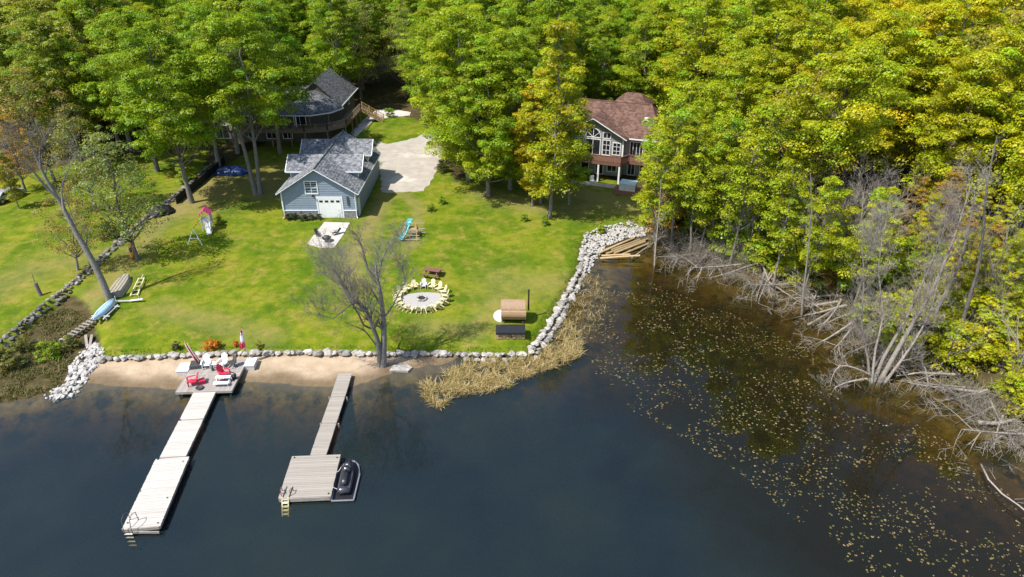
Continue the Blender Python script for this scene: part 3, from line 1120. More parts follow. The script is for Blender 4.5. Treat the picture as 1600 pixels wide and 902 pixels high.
# ------------------------------------------------------------------ brown-roofed house
def house2():
    ox, oy = 11.3, 93.3
    gz = tz(ox, oy - 2)
    h = thing('house', 'sage-grey chalet with brown roof and tall gable windows beside the wood', 'house', (ox, oy, gz), math.radians(-20))
    fl, EV = 2.75, 5.55                        # upper floor, eaves
    # main block
    x0, x1, y0, y1 = -10, 9.0, 1.0, 10.5
    MB().prism([(x0, y0), (x1, y0), (x1, y1), (x0, y1)], -.6, EV).build('wall', 'house_sage', h)
    ym, RZ, o = (y0 + y1) / 2, 9.0, .55
    roof_slab([(x0 - o, y0 - o, EV - .1), (x1 + o, y0 - o, EV - .1), (x1 - 2.2, ym, RZ), (x0 - o, ym, RZ)]).build('roof', 'roof_brown', h)
    roof_slab([(x0 - o, y1 + o, EV - .1), (x1 + o, y1 + o, EV - .1), (x1 - 2.2, ym, RZ), (x0 - o, ym, RZ)]).build('roof', 'roof_brown', h)
    roof_slab([(x1 + o, y0 - o, EV - .1), (x1 + o, y1 + o, EV - .1), (x1 - 2.2, ym, RZ)]).build('roof', 'roof_brown', h)
    MB().bar((4.9, y0 - o - .03, EV - .16), (x1 + o, y0 - o - .03, EV - .16), .08, .17).build('gutter', 'white', h)
    MB().bar((x0 - o, y0 - o - .03, EV - .16), (-4.9, y0 - o - .03, EV - .16), .08, .17).build('gutter', 'white', h)
    MB().tube([(x0 - o, ym, RZ + .02), (x1 - 2.2, ym, RZ + .02)], .1, 6).build('ridge_cap', 'roof_brown', h)
    # raised hip behind the ridge
    q = [(1.2, ym + .4), (6.0, ym + .4), (6.0, ym + 5), (1.2, ym + 5)]
    MB().prism(q, 6.5, 8.5).build('wall', 'house_sage', h)
    pk = [(2.6, ym + 2.6, 9.9), (4.6, ym + 2.6, 9.9)]
    e = [(.8, ym, 8.3), (6.4, ym, 8.3), (6.4, ym + 5.4, 8.3), (.8, ym + 5.4, 8.3)]
    for pl in ([e[0], e[1], pk[1], pk[0]], [e[2], e[3], pk[0], pk[1]], [e[1], e[2], pk[1]], [e[3], e[0], pk[0]]):
        roof_slab(pl).build('roof', 'roof_brown', h)
    # front gable
    W, RG = 4.3, 8.1
    sl = (RG - EV) / (W + .5)
    MB().add([(-W, 0, -.6), (W, 0, -.6), (W, 0, EV + .05), (0, 0, RG - .12), (-W, 0, EV + .05), (-W, 1.2, -.6), (W, 1.2, -.6), (W, 1.2, EV)],
             [(0, 1, 2, 3, 4), (1, 6, 7, 2), (5, 0, 4)]).build('gable_wall', 'house_sage', h)
    yb = y0 - o + (RG - EV + .1) / (RZ - EV + .1) * (ym - y0 + o)
    for sx in (-1, 1):
        roof_slab([(sx * (W + .5), -.6, EV - .05), (0, -.6, RG), (0, yb, RG), (sx * (W + .5), y0 - o + .1, EV - .05)]).build('roof', 'roof_brown', h)
        MB().bar((sx * (W + .5), -.63, EV - .14), (0, -.63, RG - .1), .06, .26, (0, -1, 0)).build('rake_board', 'white', h)
    A = WALLM((0, 0, 0), 0)
    windows_on(h, A, [(-1.1, 1.1, fl + .05, fl + 2.35, 2, 1)], name='glass_door')
    windows_on(h, A, [(-2.6, -1.35, fl + .15, fl + 2.35, 2, 2), (1.35, 2.5, fl + .15, fl + 2.35, 2, 3), (-4.0, -2.85, fl + .5, fl + 2.2, 2, 2), (2.8, 3.95, fl + .3, fl + 2.1, 2, 3),
                     (-2.6, -1.35, fl + 2.5, fl + 3.4, 2, 1), (1.35, 2.5, fl + 2.5, fl + 3.4, 2, 1)])
    # arched window above the glass door
    ar = MB()
    R, cz = 1.08, fl + 2.55
    ar.box((0, -.04, cz), (2 * R + .1, .1, .1))
    N = 10
    P = [(R * math.cos(PI * k / N), R * 1.2 * math.sin(PI * k / N)) for k in range(N + 1)]
    for k in range(N):
        ar.bar((P[k][0], -.045, cz + P[k][1]), (P[k + 1][0], -.045, cz + P[k + 1][1]), .12, .09)
    for k in (2, 5, 8):
        ar.bar((0, -.04, cz), (P[k][0], -.04, cz + P[k][1]), .07, .06)
    a_ = ar.build('arched_window', 'white', h)
    MB().add([(p[0], -.015, cz + p[1]) for p in P], [tuple(range(N + 1))[::-1]]).build('pane', 'glass', a_)
    C = WALLM((0, y0, 0), 0)
    windows_on(h, C, [(5.0, 6.9, fl + .05, fl + 2.2, 4, 1), (7.2, 8.4, fl + .4, fl + 2.1, 2, 2), (-6.6, -5.2, fl + .1, fl + 2.2, 2, 1), (-8.6, -7.2, fl + .4, fl + 2.1, 2, 2)])
    windows_on(h, A, [(-3.6, -2.2, .5, 1.9, 2, 1), (-1.6, -.4, .1, 2.1, 1, 1), (.5, 1.7, .1, 2.1, 1, 1), (2.2, 3.6, .6, 1.9, 2, 1)])
    windows_on(h, C, [(4.9, 6.0, .1, 2.1, 2, 1), (6.6, 8.2, .6, 1.9, 2, 1)])
    for sx in (-1, 1):
        MB().box((sx * (W - .05), -.04, (fl + EV) / 2), (.18, .1, EV - fl)).build('corner_board', 'white', h)
    # roof vent
    MB().box((6.6, 3.2, 7.6), (.5, .5, .35)).build('roof_vent', 'white', h)
    # deck with red-brown lattice rail
    edge = [(-9.5, -1.9), (-4.6, -2.9), (4.6, -2.9), (5.4, -1.4), (9.2, -1.4)]
    MB().prism(edge + [(9.2, y0 - .02), (4.35, y0 - .02), (4.35, -.04), (-4.35, -.04), (-4.35, y0 - .02), (-9.5, y0 - .02)], fl - .25, fl).build('deck_floor', 'brownwood', h)
    for i in range(len(edge) - 1):
        a, b = Vector((*edge[i], fl)), Vector((*edge[i + 1], fl))
        r = MB().bar(a + Vector((0, 0, 1)), b + Vector((0, 0, 1)), .14, .08)
        r.bar(a - Vector((0, 0, .12)), b - Vector((0, 0, .12)), .08, .34)
        n = int((b - a).length / .17)
        for k in range(n):
            r.box(a.lerp(b, (k + .5) / n) + Vector((0, 0, .5)), (.10, .05, 1.0), rz=math.atan2(b.y - a.y, b.x - a.x))
        r.build('railing', 'brownwood', h)
    for (x, y) in ((-8.5, -1.95), (-4.6, -2.8), (-1.6, -2.8), (1.6, -2.8), (4.5, -2.8), (9.0, -1.3)):
        MB().box((x, y, fl / 2 - .4), (.22, .22, fl + .3)).build('deck_post', 'white', h)
    # low block terrace round the foot
    MB().prism([(-6, -4.6), (6.6, -4.6), (6.6, -4.2), (-6, -4.2)], -.5, .28).build('terrace_kerb', 'concrete', h)
    MB().prism([(4.6, -6.6), (9.2, -6.6), (9.2, -4.65), (4.6, -4.65)], -.5, .45).build('terrace_block', 'brownwood', h)
    return h, gz


H2, H2Z = house2()
Ml = Matrix.Translation(H2.location) @ Matrix.Rotation(math.radians(-20), 4, 'Z')
p = Ml @ Vector((6.4, -5.6, .45))
tub = thing('hot_tub', 'square hot tub with pale turquoise cover on the terrace of the brown-roofed house', 'hot tub', p, math.radians(-20))
MB().box((0, 0, .42), (2.1, 1.7, .84)).build('shell', 'offgrey', tub)
MB().box((0, 0, .91), (2.2, 1.8, .12)).build('cover', 'tub', tub)
p = Ml @ Vector((1.2, -4.0, 0))
ch = thing('patio_chair', 'white patio chair under the deck of the brown-roofed house', 'chair', p, .4)
MB().box((0, 0, .42), (.6, .6, .06)).build('seat', 'white', ch)
MB().box((0, .28, .75), (.6, .06, .65)).build('backrest', 'white', ch)
for sx in (-1, 1):
    for sy in (-1, 1):
        MB().box((sx * .26, sy * .26, .2), (.06, .06, .42)).build('leg', 'white', ch)


# pale neighbouring house seen between the left trunks
def house3():
    c = on_ground(352, 208)
    h = thing('house', 'pale neighbouring house half hidden behind the left maples', 'house', (c.x - 3.5, c.y + 6, tz(c.x, c.y)))
    MB().prism([(-5, 0), (5, 0), (5, 8), (-5, 8)], -.6, 4.6).build('wall', 'house_white', h)
    MB().add([(-5, -.01, 4.6), (5, -.01, 4.6), (0, -.01, 7.4)], [(0, 1, 2)]).build('gable', 'house_white', h)
    for sx in (-1, 1):
        roof_slab([(sx * 5.5, -.5, 4.4), (0, -.5, 7.5), (0, 8.5, 7.5), (sx * 5.5, 8.5, 4.4)]).build('roof', 'roof_dark', h)
        MB().bar((sx * 5.5, -.52, 4.3), (0, -.52, 7.4), .06, .24, (0, -1, 0)).build('rake_board', 'white', h)
    windows_on(h, WALLM((0, 0, 0), 0), [(-3.8, -2.2, 2.6, 4.0, 2, 1), (2.2, 3.8, 2.6, 4.0, 2, 1), (2.0, 4.0, .1, 2.1, 2, 1)])


house3()

# ------------------------------------------------------------------ docks
_unit = {}


def unit_box(mat):
    if mat not in _unit:
        _unit[mat] = MB().box((0, 0, 0), (1, 1, 1)).mesh('plank', mat)
    return _unit[mat]


def run_planks(parent, a, b, width, top, mat, pw=.145, gap=.012, th=.04, rr_=random.Random(2)):
    """cross planks from a to b (xy, in the parent's space)"""
    a, b = Vector((*a, 0)), Vector((*b, 0))
    L = (b - a).length
    n = max(1, int(L / pw))
    ang = math.atan2(b.y - a.y, b.x - a.x)
    for k in range(n):
        p = a.lerp(b, (k + .5) / n)
        link('plank', unit_box(mat), parent, (p.x, p.y, top - th / 2 + rr_.uniform(-.004, .004)), (0, 0, ang - PI / 2 + rr_.uniform(-.004, .004)),
             (width + rr_.uniform(-.02, .02), L / n - gap, th))


def dock_frame(parent, a, b, width, top, mat='dockwood', depth=.22):
    a, b = Vector((*a, 0)), Vector((*b, 0))
    d = (b - a).normalized()
    s = Vector((-d.y, d.x, 0))
    z = Vector((0, 0, top - .045 - depth / 2))
    for k in (-1, 1):
        MB().bar(a + s * k * (width / 2 - .05) + z, b + s * k * (width / 2 - .05) + z, .07, depth).build('side_beam', mat, parent)
    for e in (a, b):
        MB().bar(e - s * (width / 2 - .09) + z, e + s * (width / 2 - .09) + z, .07, depth).build('end_beam', mat, parent)


def post(parent, x, y, z0, z1, r=.045, mat='metal'):
    MB().tube([(x, y, z0), (x, y, z1)], r, 8).build('post', mat, parent)


# left dock: narrow walkway and wider end section
TOP = .5
d1 = thing('dock', 'long pale wooden dock running out from the furnished platform', 'dock', (-23.5, 37, 0))
L_ = lambda x, y: (x + 23.5, y - 37)
for (a, b, w) in (((-24.6, 44.0), (-24.27, 40.6), 1.75), ((-24.26, 40.5), (-23.9, 36.5), 1.8), ((-23.86, 36.38), (-23.1, 30.15), 2.28)):
    a, b = L_(*a), L_(*b)
    run_planks(d1, a, b, w, TOP + (.03 if w > 2 else 0), 'dockwhite')
    dock_frame(d1, a, b, w, TOP + (.03 if w > 2 else 0), 'dockwood')
for (x, y) in ((-24.8, 36.2), (-22.95, 36.0), (-24.6, 33.2), (-22.55, 32.6), (-24.1, 30.5), (-22.2, 30.5), (-25.1, 40.5), (-23.3, 40.4)):
    MB().tube([(*L_(x, y), -2.2), (*L_(x, y), TOP + .09)], .045, 8).build('post', 'steel_dark', d1)
MB().bar((*L_(-24.15, 30.06), TOP - .3), (*L_(-22.0, 30.06), TOP - .3), .06, .16).build('end_beam', 'dockwood', d1)
# ladder at its end
ld = thing('dock_ladder', 'dark metal swim ladder at the end of the left dock', 'ladder', (-23.8, 30.02, 0))
for sx in (-1, 1):
    MB().tube([(sx * .25, .75, TOP + .02), (sx * .25, .7, TOP + .75), (sx * .25, .35, TOP + .95), (sx * .25, .0, TOP + .8), (sx * .25, -.12, TOP + .3), (sx * .25, -.14, -.9)], .022, 6).build('rail', 'steel_dark', ld, True)
for z in (.25, -.05, -.4, -.75):
    MB().box((0, -.14, z), (.5, .1, .03)).build('rung', 'dockwhite', ld)

# platform
PX, PY = -24.75, 46.05
pf = thing('dock_platform', 'square grey decked platform at the beach carrying red and white chairs', 'platform', (PX, PY, 0), math.radians(3.0))
PT = .58
for (y0, y1) in ((-2.1, .15), (.2, 2.15)):
    n = 29
    for k in range(n):
        x = -2.18 + (k + .5) * 4.36 / n
        link('plank', unit_box('deckgrey'), pf, (x, (y0 + y1) / 2, PT - .02 + rr.uniform(-.004, .004)), None, (4.36 / n - .014, y1 - y0, .04))
MB().box((0, .175, PT + .01), (4.36, .07, .03)).build('seam_board', 'dockwhite', pf)
MB().box((0, -2.13, PT - .1), (4.4, .05, .22)).build('rim_board', 'dockwood', pf)
MB().box((0, 2.17, PT - .1), (4.4, .05, .22)).build('rim_board', 'dockwood', pf)
for sx in (-1, 1):
    MB().box((sx * 2.21, .02, PT - .1), (.05, 4.3, .22)).build('rim_board', 'dockwood', pf)
    for y in (-2.0, 0, 2.0):
        MB().box((sx * 2.0, y, -.25), (.12, .12, 1.5)).build('post', 'darkwood', pf)
pfm = Matrix.Translation((PX, PY, 0)) @ Matrix.Rotation(math.radians(3.0), 4, 'Z')
on_pf = lambda x, y, z=PT: pfm @ Vector((x, y, z))

# right dock: walkway and float
d2 = thing('dock', 'narrow weathered gangway from the beach ending in a square float', 'dock', (-13.8, 36, 0))
L2 = lambda x, y: (x + 13.8, y - 36)
for (a, b) in (((-13.9, 46.5), (-13.82, 43.4)), ((-13.82, 43.3), (-13.78, 40.2)), ((-13.78, 40.1), (-13.72, 36.75))):
    run_planks(d2, L2(*a), L2(*b), 1.14, .47, 'dockwood')
    dock_frame(d2, L2(*a), L2(*b), 1.14, .47, 'dockwood', .16)
for (x, y) in ((-14.5, 43.35), (-13.1, 43.35), (-14.4, 40.15), (-13.05, 40.15)):
    MB().box((*L2(x, y), -.3), (.09, .09, 1.5)).build('post', 'dockwood', d2)
run_planks(d2, L2(-13.82, 36.66), L2(-13.6, 32.7), 3.4, .5, 'dockwood', .16)
dock_frame(d2, L2(-13.82, 36.66), L2(-13.6, 32.7), 3.42, .5, 'dockwood', .3)
MB().box((*L2(-13.7, 34.7), .06), (3.0, 3.6, .3)).build('float_core', 'darkwood', d2)
for (x, y) in ((-15.3, 36.4), (-12.3, 36.4), (-12.1, 33.0), (-15.1, 33.0)):
    MB().tube([(*L2(x, y), .4), (*L2(x, y), .57)], .05, 8).build('corner_bolt', 'steel_dark', d2)
# its pale ladder, tipped out over the water
l2 = thing('dock_ladder', 'pale yellow wooden ladder hung from the corner of the float', 'ladder', (-14.86, 32.72, 0))
for sx in (-1, 1):
    MB().bar((sx * .2, .9, .56), (sx * .2, -.05, .58), .07, .05).build('rail', 'dockwood', l2)
    MB().bar((sx * .2, -.03, .56), (sx * .2, -.62, -.62), .08, .05).build('rail', 'cream', l2)
    MB().tube([(sx * .36, .55, .52), (sx * .36, .5, .85), (sx * .3, .15, .95), (sx * .3, .1, .52)], .03, 6).build('grab_handle', 'brownwood', l2)
for k in range(5):
    t = .12 + k * .19
    MB().box((0, -.03 - .59 * t, .56 - 1.18 * t), (.36, .16, .04)).build('rung', 'cream', l2)


# jet ski on a tray
def ring(y, w, z0, z1, n=10, sq=.6):
    out = []
    for k in range(n):
        a = 2 * PI * k / n
        c, s = math.cos(a), math.sin(a)
        out.append((w * math.copysign(abs(c) ** sq, c), y, (z0 + z1) / 2 + (z1 - z0) / 2 * math.copysign(abs(s) ** sq, s)))
    return out


tr = thing('floating_tray', 'low black floating tray moored at the right side of the float', 'float', (-11.25, 34.5, 0), math.radians(3))
pl = [(-.72, -1.75), (.72, -1.75), (.78, .6), (.55, 1.55), (.2, 1.95), (-.2, 1.95), (-.55, 1.55), (-.78, .6)]
MB().prism(pl, -.25, .13).build('tray', 'black', tr)
rim = MB()
for i in range(len(pl)):
    a, b = pl[i], pl[(i + 1) % len(pl)]
    rim.tube([(a[0], a[1], .14), (b[0], b[1], .14)], .06, 6)
rim.build('rim', 'rim', tr)
js = thing('jet_ski', 'black jet ski parked on the floating tray beside the float', 'jet ski', (-11.25, 34.6, .16), math.radians(3))
js.scale = (.84, .95, .9)
MB().loft([ring(-1.5, .5, .12, .42), ring(-1.0, .56, .04, .5), ring(0, .58, 0, .55), ring(.8, .5, .02, .62), ring(1.3, .3, .12, .64), ring(1.62, .08, .35, .6)]).build('hull', 'blackgloss', js, True)
MB().loft([ring(-1.05, .2, .5, .74), ring(-.75, .26, .48, .9), ring(-.2, .25, .5, .88), ring(.18, .2, .52, .84)]).build('seat', 'black', js, True)
MB().loft([ring(.15, .3, .5, .8), ring(.55, .36, .5, .98), ring(.95, .3, .52, .88), ring(1.3, .16, .5, .72)]).build('cowl', 'blackgloss', js, True)
MB().tube([(-.42, .3, 1.02), (-.15, .45, 1.05), (.15, .45, 1.05), (.42, .3, 1.02)], .03, 6).build('handlebar', 'steel_dark', js, True)
for sx in (-1, 1):
    MB().box((sx * .42, .62, .92), (.16, .06, .1)).build('mirror', 'black', js)
    MB().bar((sx * .4, -1.2, .44), (sx * .42, .4, .5), .14, .03).build('footwell_mat', 'steel_dark', js)
MB().box((0, .55, 1.0), (.18, .12, .06)).build('dash', 'offgrey', js)
for (a, b) in (((-12.05, 34.9, .56), (-11.7, 35.2, .8)), ((-11.98, 33.6, .55), (-11.4, 33.5, .45))):
    m_ = [Vector(a).lerp(Vector(b), t) - Vector((0, 0, .12 * math.sin(PI * t))) for t in (0, .25, .5, .75, 1)]
    o = MB().tube(m_, .022, 5).build('mooring_rope', 'rope')
    tag(o, 'short pale rope tying the jet ski to the float, ' + ('front one' if a[1] > 34 else 'rear one'), 'rope')


# ------------------------------------------------------------------ chairs and furniture
_cm = {}


def adirondack(label, loc, rz, mat, group=None, scale=1.0, parts=True):
    """faces local -y"""
    if mat not in _cm:
        seat = MB()
        for k in range(4):
            y = -.28 + k * .15
            seat.box((0, y, .36 - .09 * (k / 3)), (.52, .13, .03))
        back = MB()
        Rb = Matrix.Rotation(math.radians(-24), 4, 'X')
        for k in range(5):
            x = -.22 + k * .11
            hgt = .82 - .35 * x * x * 8
            back.box(Vector((0, .27, .26)) + Rb @ Vector((x, 0, hgt / 2)), (.095, .03, hgt), M4=Rb)
        back.box(Vector((0, .27, .26)) + Rb @ Vector((0, .03, .42)), (.55, .03, .07), M4=Rb)
        arm = MB().box((0, 0, 0), (.13, .72, .03))
        fl = MB().box((0, 0, 0), (.05, .1, .55))
        bl = MB().bar((0, -.05, .3), (0, .62, .03), .05, .11)
        _cm[mat] = [m.mesh(n, mat) for m, n in ((seat, 'seat'), (back, 'backrest'), (arm, 'armrest'), (fl, 'leg'), (bl, 'leg'))]
    s, b, a, f, l = _cm[mat]
    t = thing('adirondack_chair', label, 'chair', loc, rz, group)
    t.scale = (scale,) * 3
    link('seat', s, t)
    link('backrest', b, t)
    for sx in (-1, 1):
        link('armrest', a, t, (sx * .34, -.02, .565))
        link('leg', f, t, (sx * .3, -.33, .275))
        link('leg', l, t, (sx * .27, -.05, 0))
    return t


adirondack('white Adirondack chair next to the folded red parasol on the platform', on_pf(-.85, 1.25), .25, 'white')
adirondack('white Adirondack chair at the back of the platform, right of the small white table', on_pf(.45, 1.3), -.2, 'white')
adirondack('red Adirondack chair at the front left corner of the platform', on_pf(-1.2, -1.1), -1.1, 'red')
adirondack('red Adirondack chair beside the white bench on the platform', on_pf(1.05, -.15), 1.1, 'red')
# red footstool of the left chair
fs = thing('footstool', 'small red footstool in front of the left red chair', 'footstool', on_pf(-.45, -1.0), -1.1)
MB().box((0, 0, .33), (.5, .42, .05)).build('top', 'red', fs)
for sx in (-1, 1):
    MB().box((sx * .21, 0, .16), (.05, .36, .3)).build('leg', 'red', fs)
st = thing('side_table', 'small white slatted table between the two white chairs', 'table', on_pf(-.2, 1.2))
for k in range(3):
    MB().box((0, -.17 + k * .17, .42), (.5, .155, .03)).build('slat', 'white', st)
for sx in (-1, 1):
    for sy in (-1, 1):
        MB().box((sx * .2, sy * .18, .2), (.05, .05, .42)).build('leg', 'white', st)
bt = thing('jug', 'dark jug standing in front of the small white table', 'jug', on_pf(-.2, .72))
MB().loft([[(r * math.cos(a * PI / 4), r * math.sin(a * PI / 4), z) for a in range(8)] for z, r in ((0, .09), (.12, .11), (.26, .1), (.32, .05), (.36, .06))]).build('body', 'steel_dark', bt, True)
MB().tube([(.09, 0, .27), (.17, 0, .25), (.17, 0, .12), (.1, 0, .08)], .015, 5).build('handle', 'steel_dark', bt, True)
fc = thing('folding_chair', 'dark grey folding chair at the back right of the platform', 'chair', on_pf(1.35, 1.2), -.7)
MB().box((0, 0, .42), (.5, .46, .05)).build('seat', 'steel_dark', fc)
MB().box((0, .25, .72), (.5, .05, .5), M4=Matrix.Rotation(-.2, 4, 'X')).build('backrest', 'steel_dark', fc)
for sx in (-1, 1):
    MB().bar((sx * .25, -.24, 0), (sx * .25, .24, .62), .035).build('leg', 'steel_dark', fc)
    MB().bar((sx * .25, .24, 0), (sx * .25, -.24, .6), .035).build('leg', 'steel_dark', fc)
bn = thing('bench', 'low white bench with two slab seats at the front right of the platform', 'bench', on_pf(1.2, -1.15), .05)
for (y, z) in ((.3, .45), (-.32, .3)):
    MB().box((0, y, z), (1.2, .36, .05)).build('seat', 'white', bn)
for sx in (-1, 1):
    MB().box((sx * .5, 0, .2), (.06, .8, .1)).build('rail', 'white', bn)
    for y in (-.32, .3):
        MB().box((sx * .5, y, .16), (.06, .08, .33)).build('leg', 'white', bn)
bk = thing('bucket', 'black round bucket standing at the right edge of the platform', 'bucket', on_pf(1.95, -.55))
MB().loft([[(r * math.cos(a * PI / 5), r * math.sin(a * PI / 5), z) for a in range(10)] for z, r in ((0, .16), (.3, .2), (.33, .22))]).build('body', 'black', bk, True)
bk = thing('planter_bowl', 'flat dark round bowl on the front edge of the platform', 'bowl', on_pf(-.45, -1.75))
MB().loft([[(r * math.cos(a * PI / 6), r * math.sin(a * PI / 6), z) for a in range(12)] for z, r in ((0, .18), (.12, .3), (.16, .3), (.1, .24))]).build('body', 'steel_dark', bk, True)
for (x, y, lab) in ((-2.72, 1.25, 'white dock box at the left rear corner of the platform'), (2.62, 1.75, 'white dock box at the right rear corner of the platform')):
    w = 1.0 if x < 0 else .85
    q = on_pf(x, y, 0)
    bx_ = thing('dock_box', lab, 'box', (q.x, q.y, tz(q.x, q.y) - .03), math.radians(3))
    b0 = .62 - tz(q.x, q.y)
    MB().box((0, 0, b0 / 2), (w - .06, 1.14, b0)).build('body', 'offgrey', bx_)
    MB().box((0, 0, b0 + .04), (w, 1.2, .09)).build('lid', 'white', bx_)
    for sy in (-1, 1):
        MB().box((-w / 2 + .02, sy * .35, b0), (.03, .12, .1)).build('hinge', 'metal', bx_)
q = on_pf(-1.75, 1.45)
um = thing('parasol', 'folded red and white striped parasol leaning in its dark base', 'parasol', q, .2)
MB().box((0, 0, .15), (1.0, .95, .3)).build('base', 'steel_dark', um)
MB().tube([(0.2, 0, .3), (-.5, .12, 2.5)], .025, 6).build('pole', 'dockwhite', um)
ax = [Vector((.16, 0.02, .45)), Vector((-.05, .04, 1.05)), Vector((-.3, .08, 1.85)), Vector((-.42, .1, 2.3))]
MB().tube(ax, [.17, .15, .1, .03], 8).build('canopy', 'redcloth', um, True)
for k in range(2):
    MB().tube([a + Vector((.1 - .2 * k, -.11 + .02 * i, .04)) for i, a in enumerate(ax)], [.045, .045, .035, .01], 5).build('stripe', 'white', um, True)
# flag
q = on_pf(2.35, 2.15, 0)
fp = thing('flagpole', 'slim grey flagpole on the beach beside the platform', 'flagpole', (q.x, q.y, tz(q.x, q.y) - .15))
MB().tube([(0, 0, 0), (0, 0, 3.75)], [.035, .02], 6).build('pole', 'metal', fp, True)
MB().tube([(0, 0, 3.75), (0, 0, 3.85)], [.05, .02], 6).build('finial', 'steel_dark', fp, True)
fg = thing('flag', 'limp flag of white with red ends hanging from the pole', 'flag', (q.x, q.y, fp.location.z))


def drape(z0, z1, w0, w1, yo=0.0):
    N, K = 10, 5
    v, f = [], []
    for i in range(K + 1):
        t = i / K
        for k in range(N + 1):
            s = k / N
            w = w0 + (w1 - w0) * t
            v.append((-.03 - s * w + .04 * math.sin(9 * s + 3 * t), .07 * math.sin(14 * s + 2 * t) * (.4 + t) + yo, z0 + (z1 - z0) * t - .25 * s * t))
    for i in range(K):
        for k in range(N):
            a = i * (N + 1) + k
            f.append((a, a + 1, a + N + 2, a + N + 1))
    return MB().add(v, f)


for (nm, z0, z1, w0, w1, mt) in (('red_band', 3.55, 3.25, .12, .2, 'redcloth'), ('white_field', 3.25, 2.35, .2, .38, 'white'), ('red_band', 2.35, 1.85, .38, .5, 'red')):
    o = drape(z0, z1, w0, w1).build(nm, mt, fg, True)
    so = o.modifiers.new('thick', 'SOLIDIFY')
    so.thickness = .008

# ------------------------------------------------------------------ garage patio
sheet('patio', [at_z(p[0], p[1], 1.4) for p in ((480, 380), (490, 368), (507, 348), (547, 349), (536, 368), (522, 386), (500, 386))], 'concrete', .06)
for (px, py, rz, lab) in ((496, 369, .5, 'black reclining chair on the left of the garage patio'), (526, 367, -.9, 'black reclining chair on the right of the garage patio')):
    p = on_ground(px, py)
    lc = thing('lounge_chair', lab, 'chair', p + Vector((0, 0, .06)), rz)
    lc.scale = (.7, .7, .7)
    MB().bar((0, -.75, .42), (0, .25, .34), .55, .05).build('seat', 'black', lc)
    MB().bar((0, .25, .34), (0, .85, .95), .55, .05).build('backrest', 'black', lc)
    for sx in (-1, 1):
        MB().bar((sx * .29, -.6, 0), (sx * .29, .3, .6), .04).build('leg', 'steel_dark', lc)
        MB().bar((sx * .29, .6, 0), (sx * .29, -.3, .6), .04).build('leg', 'steel_dark', lc)
        MB().bar((sx * .31, -.4, .6), (sx * .31, .45, .62), .06, .04).build('armrest', 'steel_dark', lc)
p = on_ground(511, 378)
fb = thing('fire_bowl', 'round black fire bowl at the front of the garage patio', 'fire bowl', p + Vector((0, 0, .06)))
MB().loft([[(r * math.cos(a * PI / 8), r * math.sin(a * PI / 8), z) for a in range(16)] for z, r in ((.2, .2), (.3, .42), (.45, .5), (.48, .55), (.46, .46), (.34, .36))]).build('bowl', 'black', fb, True)
MB().loft([[(r * math.cos(a * PI / 8), r * math.sin(a * PI / 8), z) for a in range(16)] for z, r in ((.5, .45), (.68, .3), (.76, .08))]).build('lid', 'steel_dark', fb, True)
for k in range(3):
    a = k * 2.1
    MB().bar((.4 * math.cos(a), .4 * math.sin(a), 0), (.25 * math.cos(a), .25 * math.sin(a), .3), .04).build('leg', 'steel_dark', fb)

# ------------------------------------------------------------------ fire pit ring
c = on_ground(659, 468)
gp = thing('gravel_circle', 'pale gravel circle inside the ring of cream chairs', 'gravel circle', c)
N = 40
MB().loft([[(r * math.cos(a * 2 * PI / N) * (1 + .02 * math.sin(5 * a)), r * math.sin(a * 2 * PI / N), z) for a in range(N)] for r, z in ((2.0, -.1), (1.98, .04), (1.2, .05), (.01, .05))], False).build('gravel', 'gravel', gp)
pit = thing('fire_pit', 'small stone fire ring in the middle of the gravel circle', 'fire pit', c + Vector((0, 0, .05)))
for k in range(11):
    a = k * 2 * PI / 11
    link('stone', BM[k % 7], pit, (.46 * math.cos(a), .46 * math.sin(a), .08), (0, 0, a), (.26, .3, .3))
MB().loft([[(r * math.cos(a * PI / 6), r * math.sin(a * PI / 6), z) for a in range(12)] for r, z in ((.34, .0), (.33, .16), (.28, .16), (.25, .06), (.01, .05))], False).build('ash_bed', 'ash', pit)
clock = ['twelve', 'half past twelve', 'one', 'half past one', 'two', 'half past two', 'three', 'half past three', 'four', 'half past four', 'five', 'half past five', 'six', 'half past six',
         'seven', 'half past seven', 'eight', 'half past eight', 'nine', 'half past nine', 'ten', 'half past ten', 'eleven', 'half past eleven']
for k in (1.3, 2.7, 4.0, 5.3, 6.6, 7.9, 9.2, 10.6, 12.0, 13.3, 14.6, 15.9, 17.2, 18.5, 19.8, 21.1, 22.4, 23.9):
    a = PI / 2 - k * 2 * PI / 24                         # clock angle seen from the lake
    r = 2.28 + rr.uniform(-.06, .06)
    q = c + Vector((r * math.cos(a), r * math.sin(a), 0))
    q.z = tz(q.x, q.y) + .01
    grey = k > 23.5
    w_ = clock[int(round(k)) % 24]
    place = 'at %s%s on its clock face' % (w_, '' if 'half' in w_ else " o'clock")
    adirondack(('weathered grey' if grey else 'cream') + ' chair in the fire pit ring, ' + place,
               q, a - PI / 2 + rr.uniform(-.12, .12), 'offgrey' if grey else 'cream', 'chairs around the fire pit', .84)

# ------------------------------------------------------------------ picnic table
p = on_ground(676, 431)
pt = thing('picnic_table', 'brown wooden picnic table behind the fire pit ring', 'picnic table', p, math.radians(-17))
for k in range(5):
    MB().box((0, -.34 + k * .17, .75), (1.8, .155, .045)).build('table_plank', 'brownwood', pt)
for s in (-1, 1):
    for k in range(2):
        MB().box((0, s * (.72 + k * .16 - .08), .45), (1.8, .145, .045)).build('bench_plank', 'brownwood', pt)
    MB().bar((s * .62, -.75, 0), (s * .62, -.22, .73), .05, .1, (1, 0, 0)).build('leg', 'brownwood', pt)
    MB().bar((s * .62, .75, 0), (s * .62, .22, .73), .05, .1, (1, 0, 0)).build('leg', 'brownwood', pt)
    MB().bar((s * .67, -.85, .4), (s * .67, .85, .4), .05, .1).build('cross_brace', 'brownwood', pt)

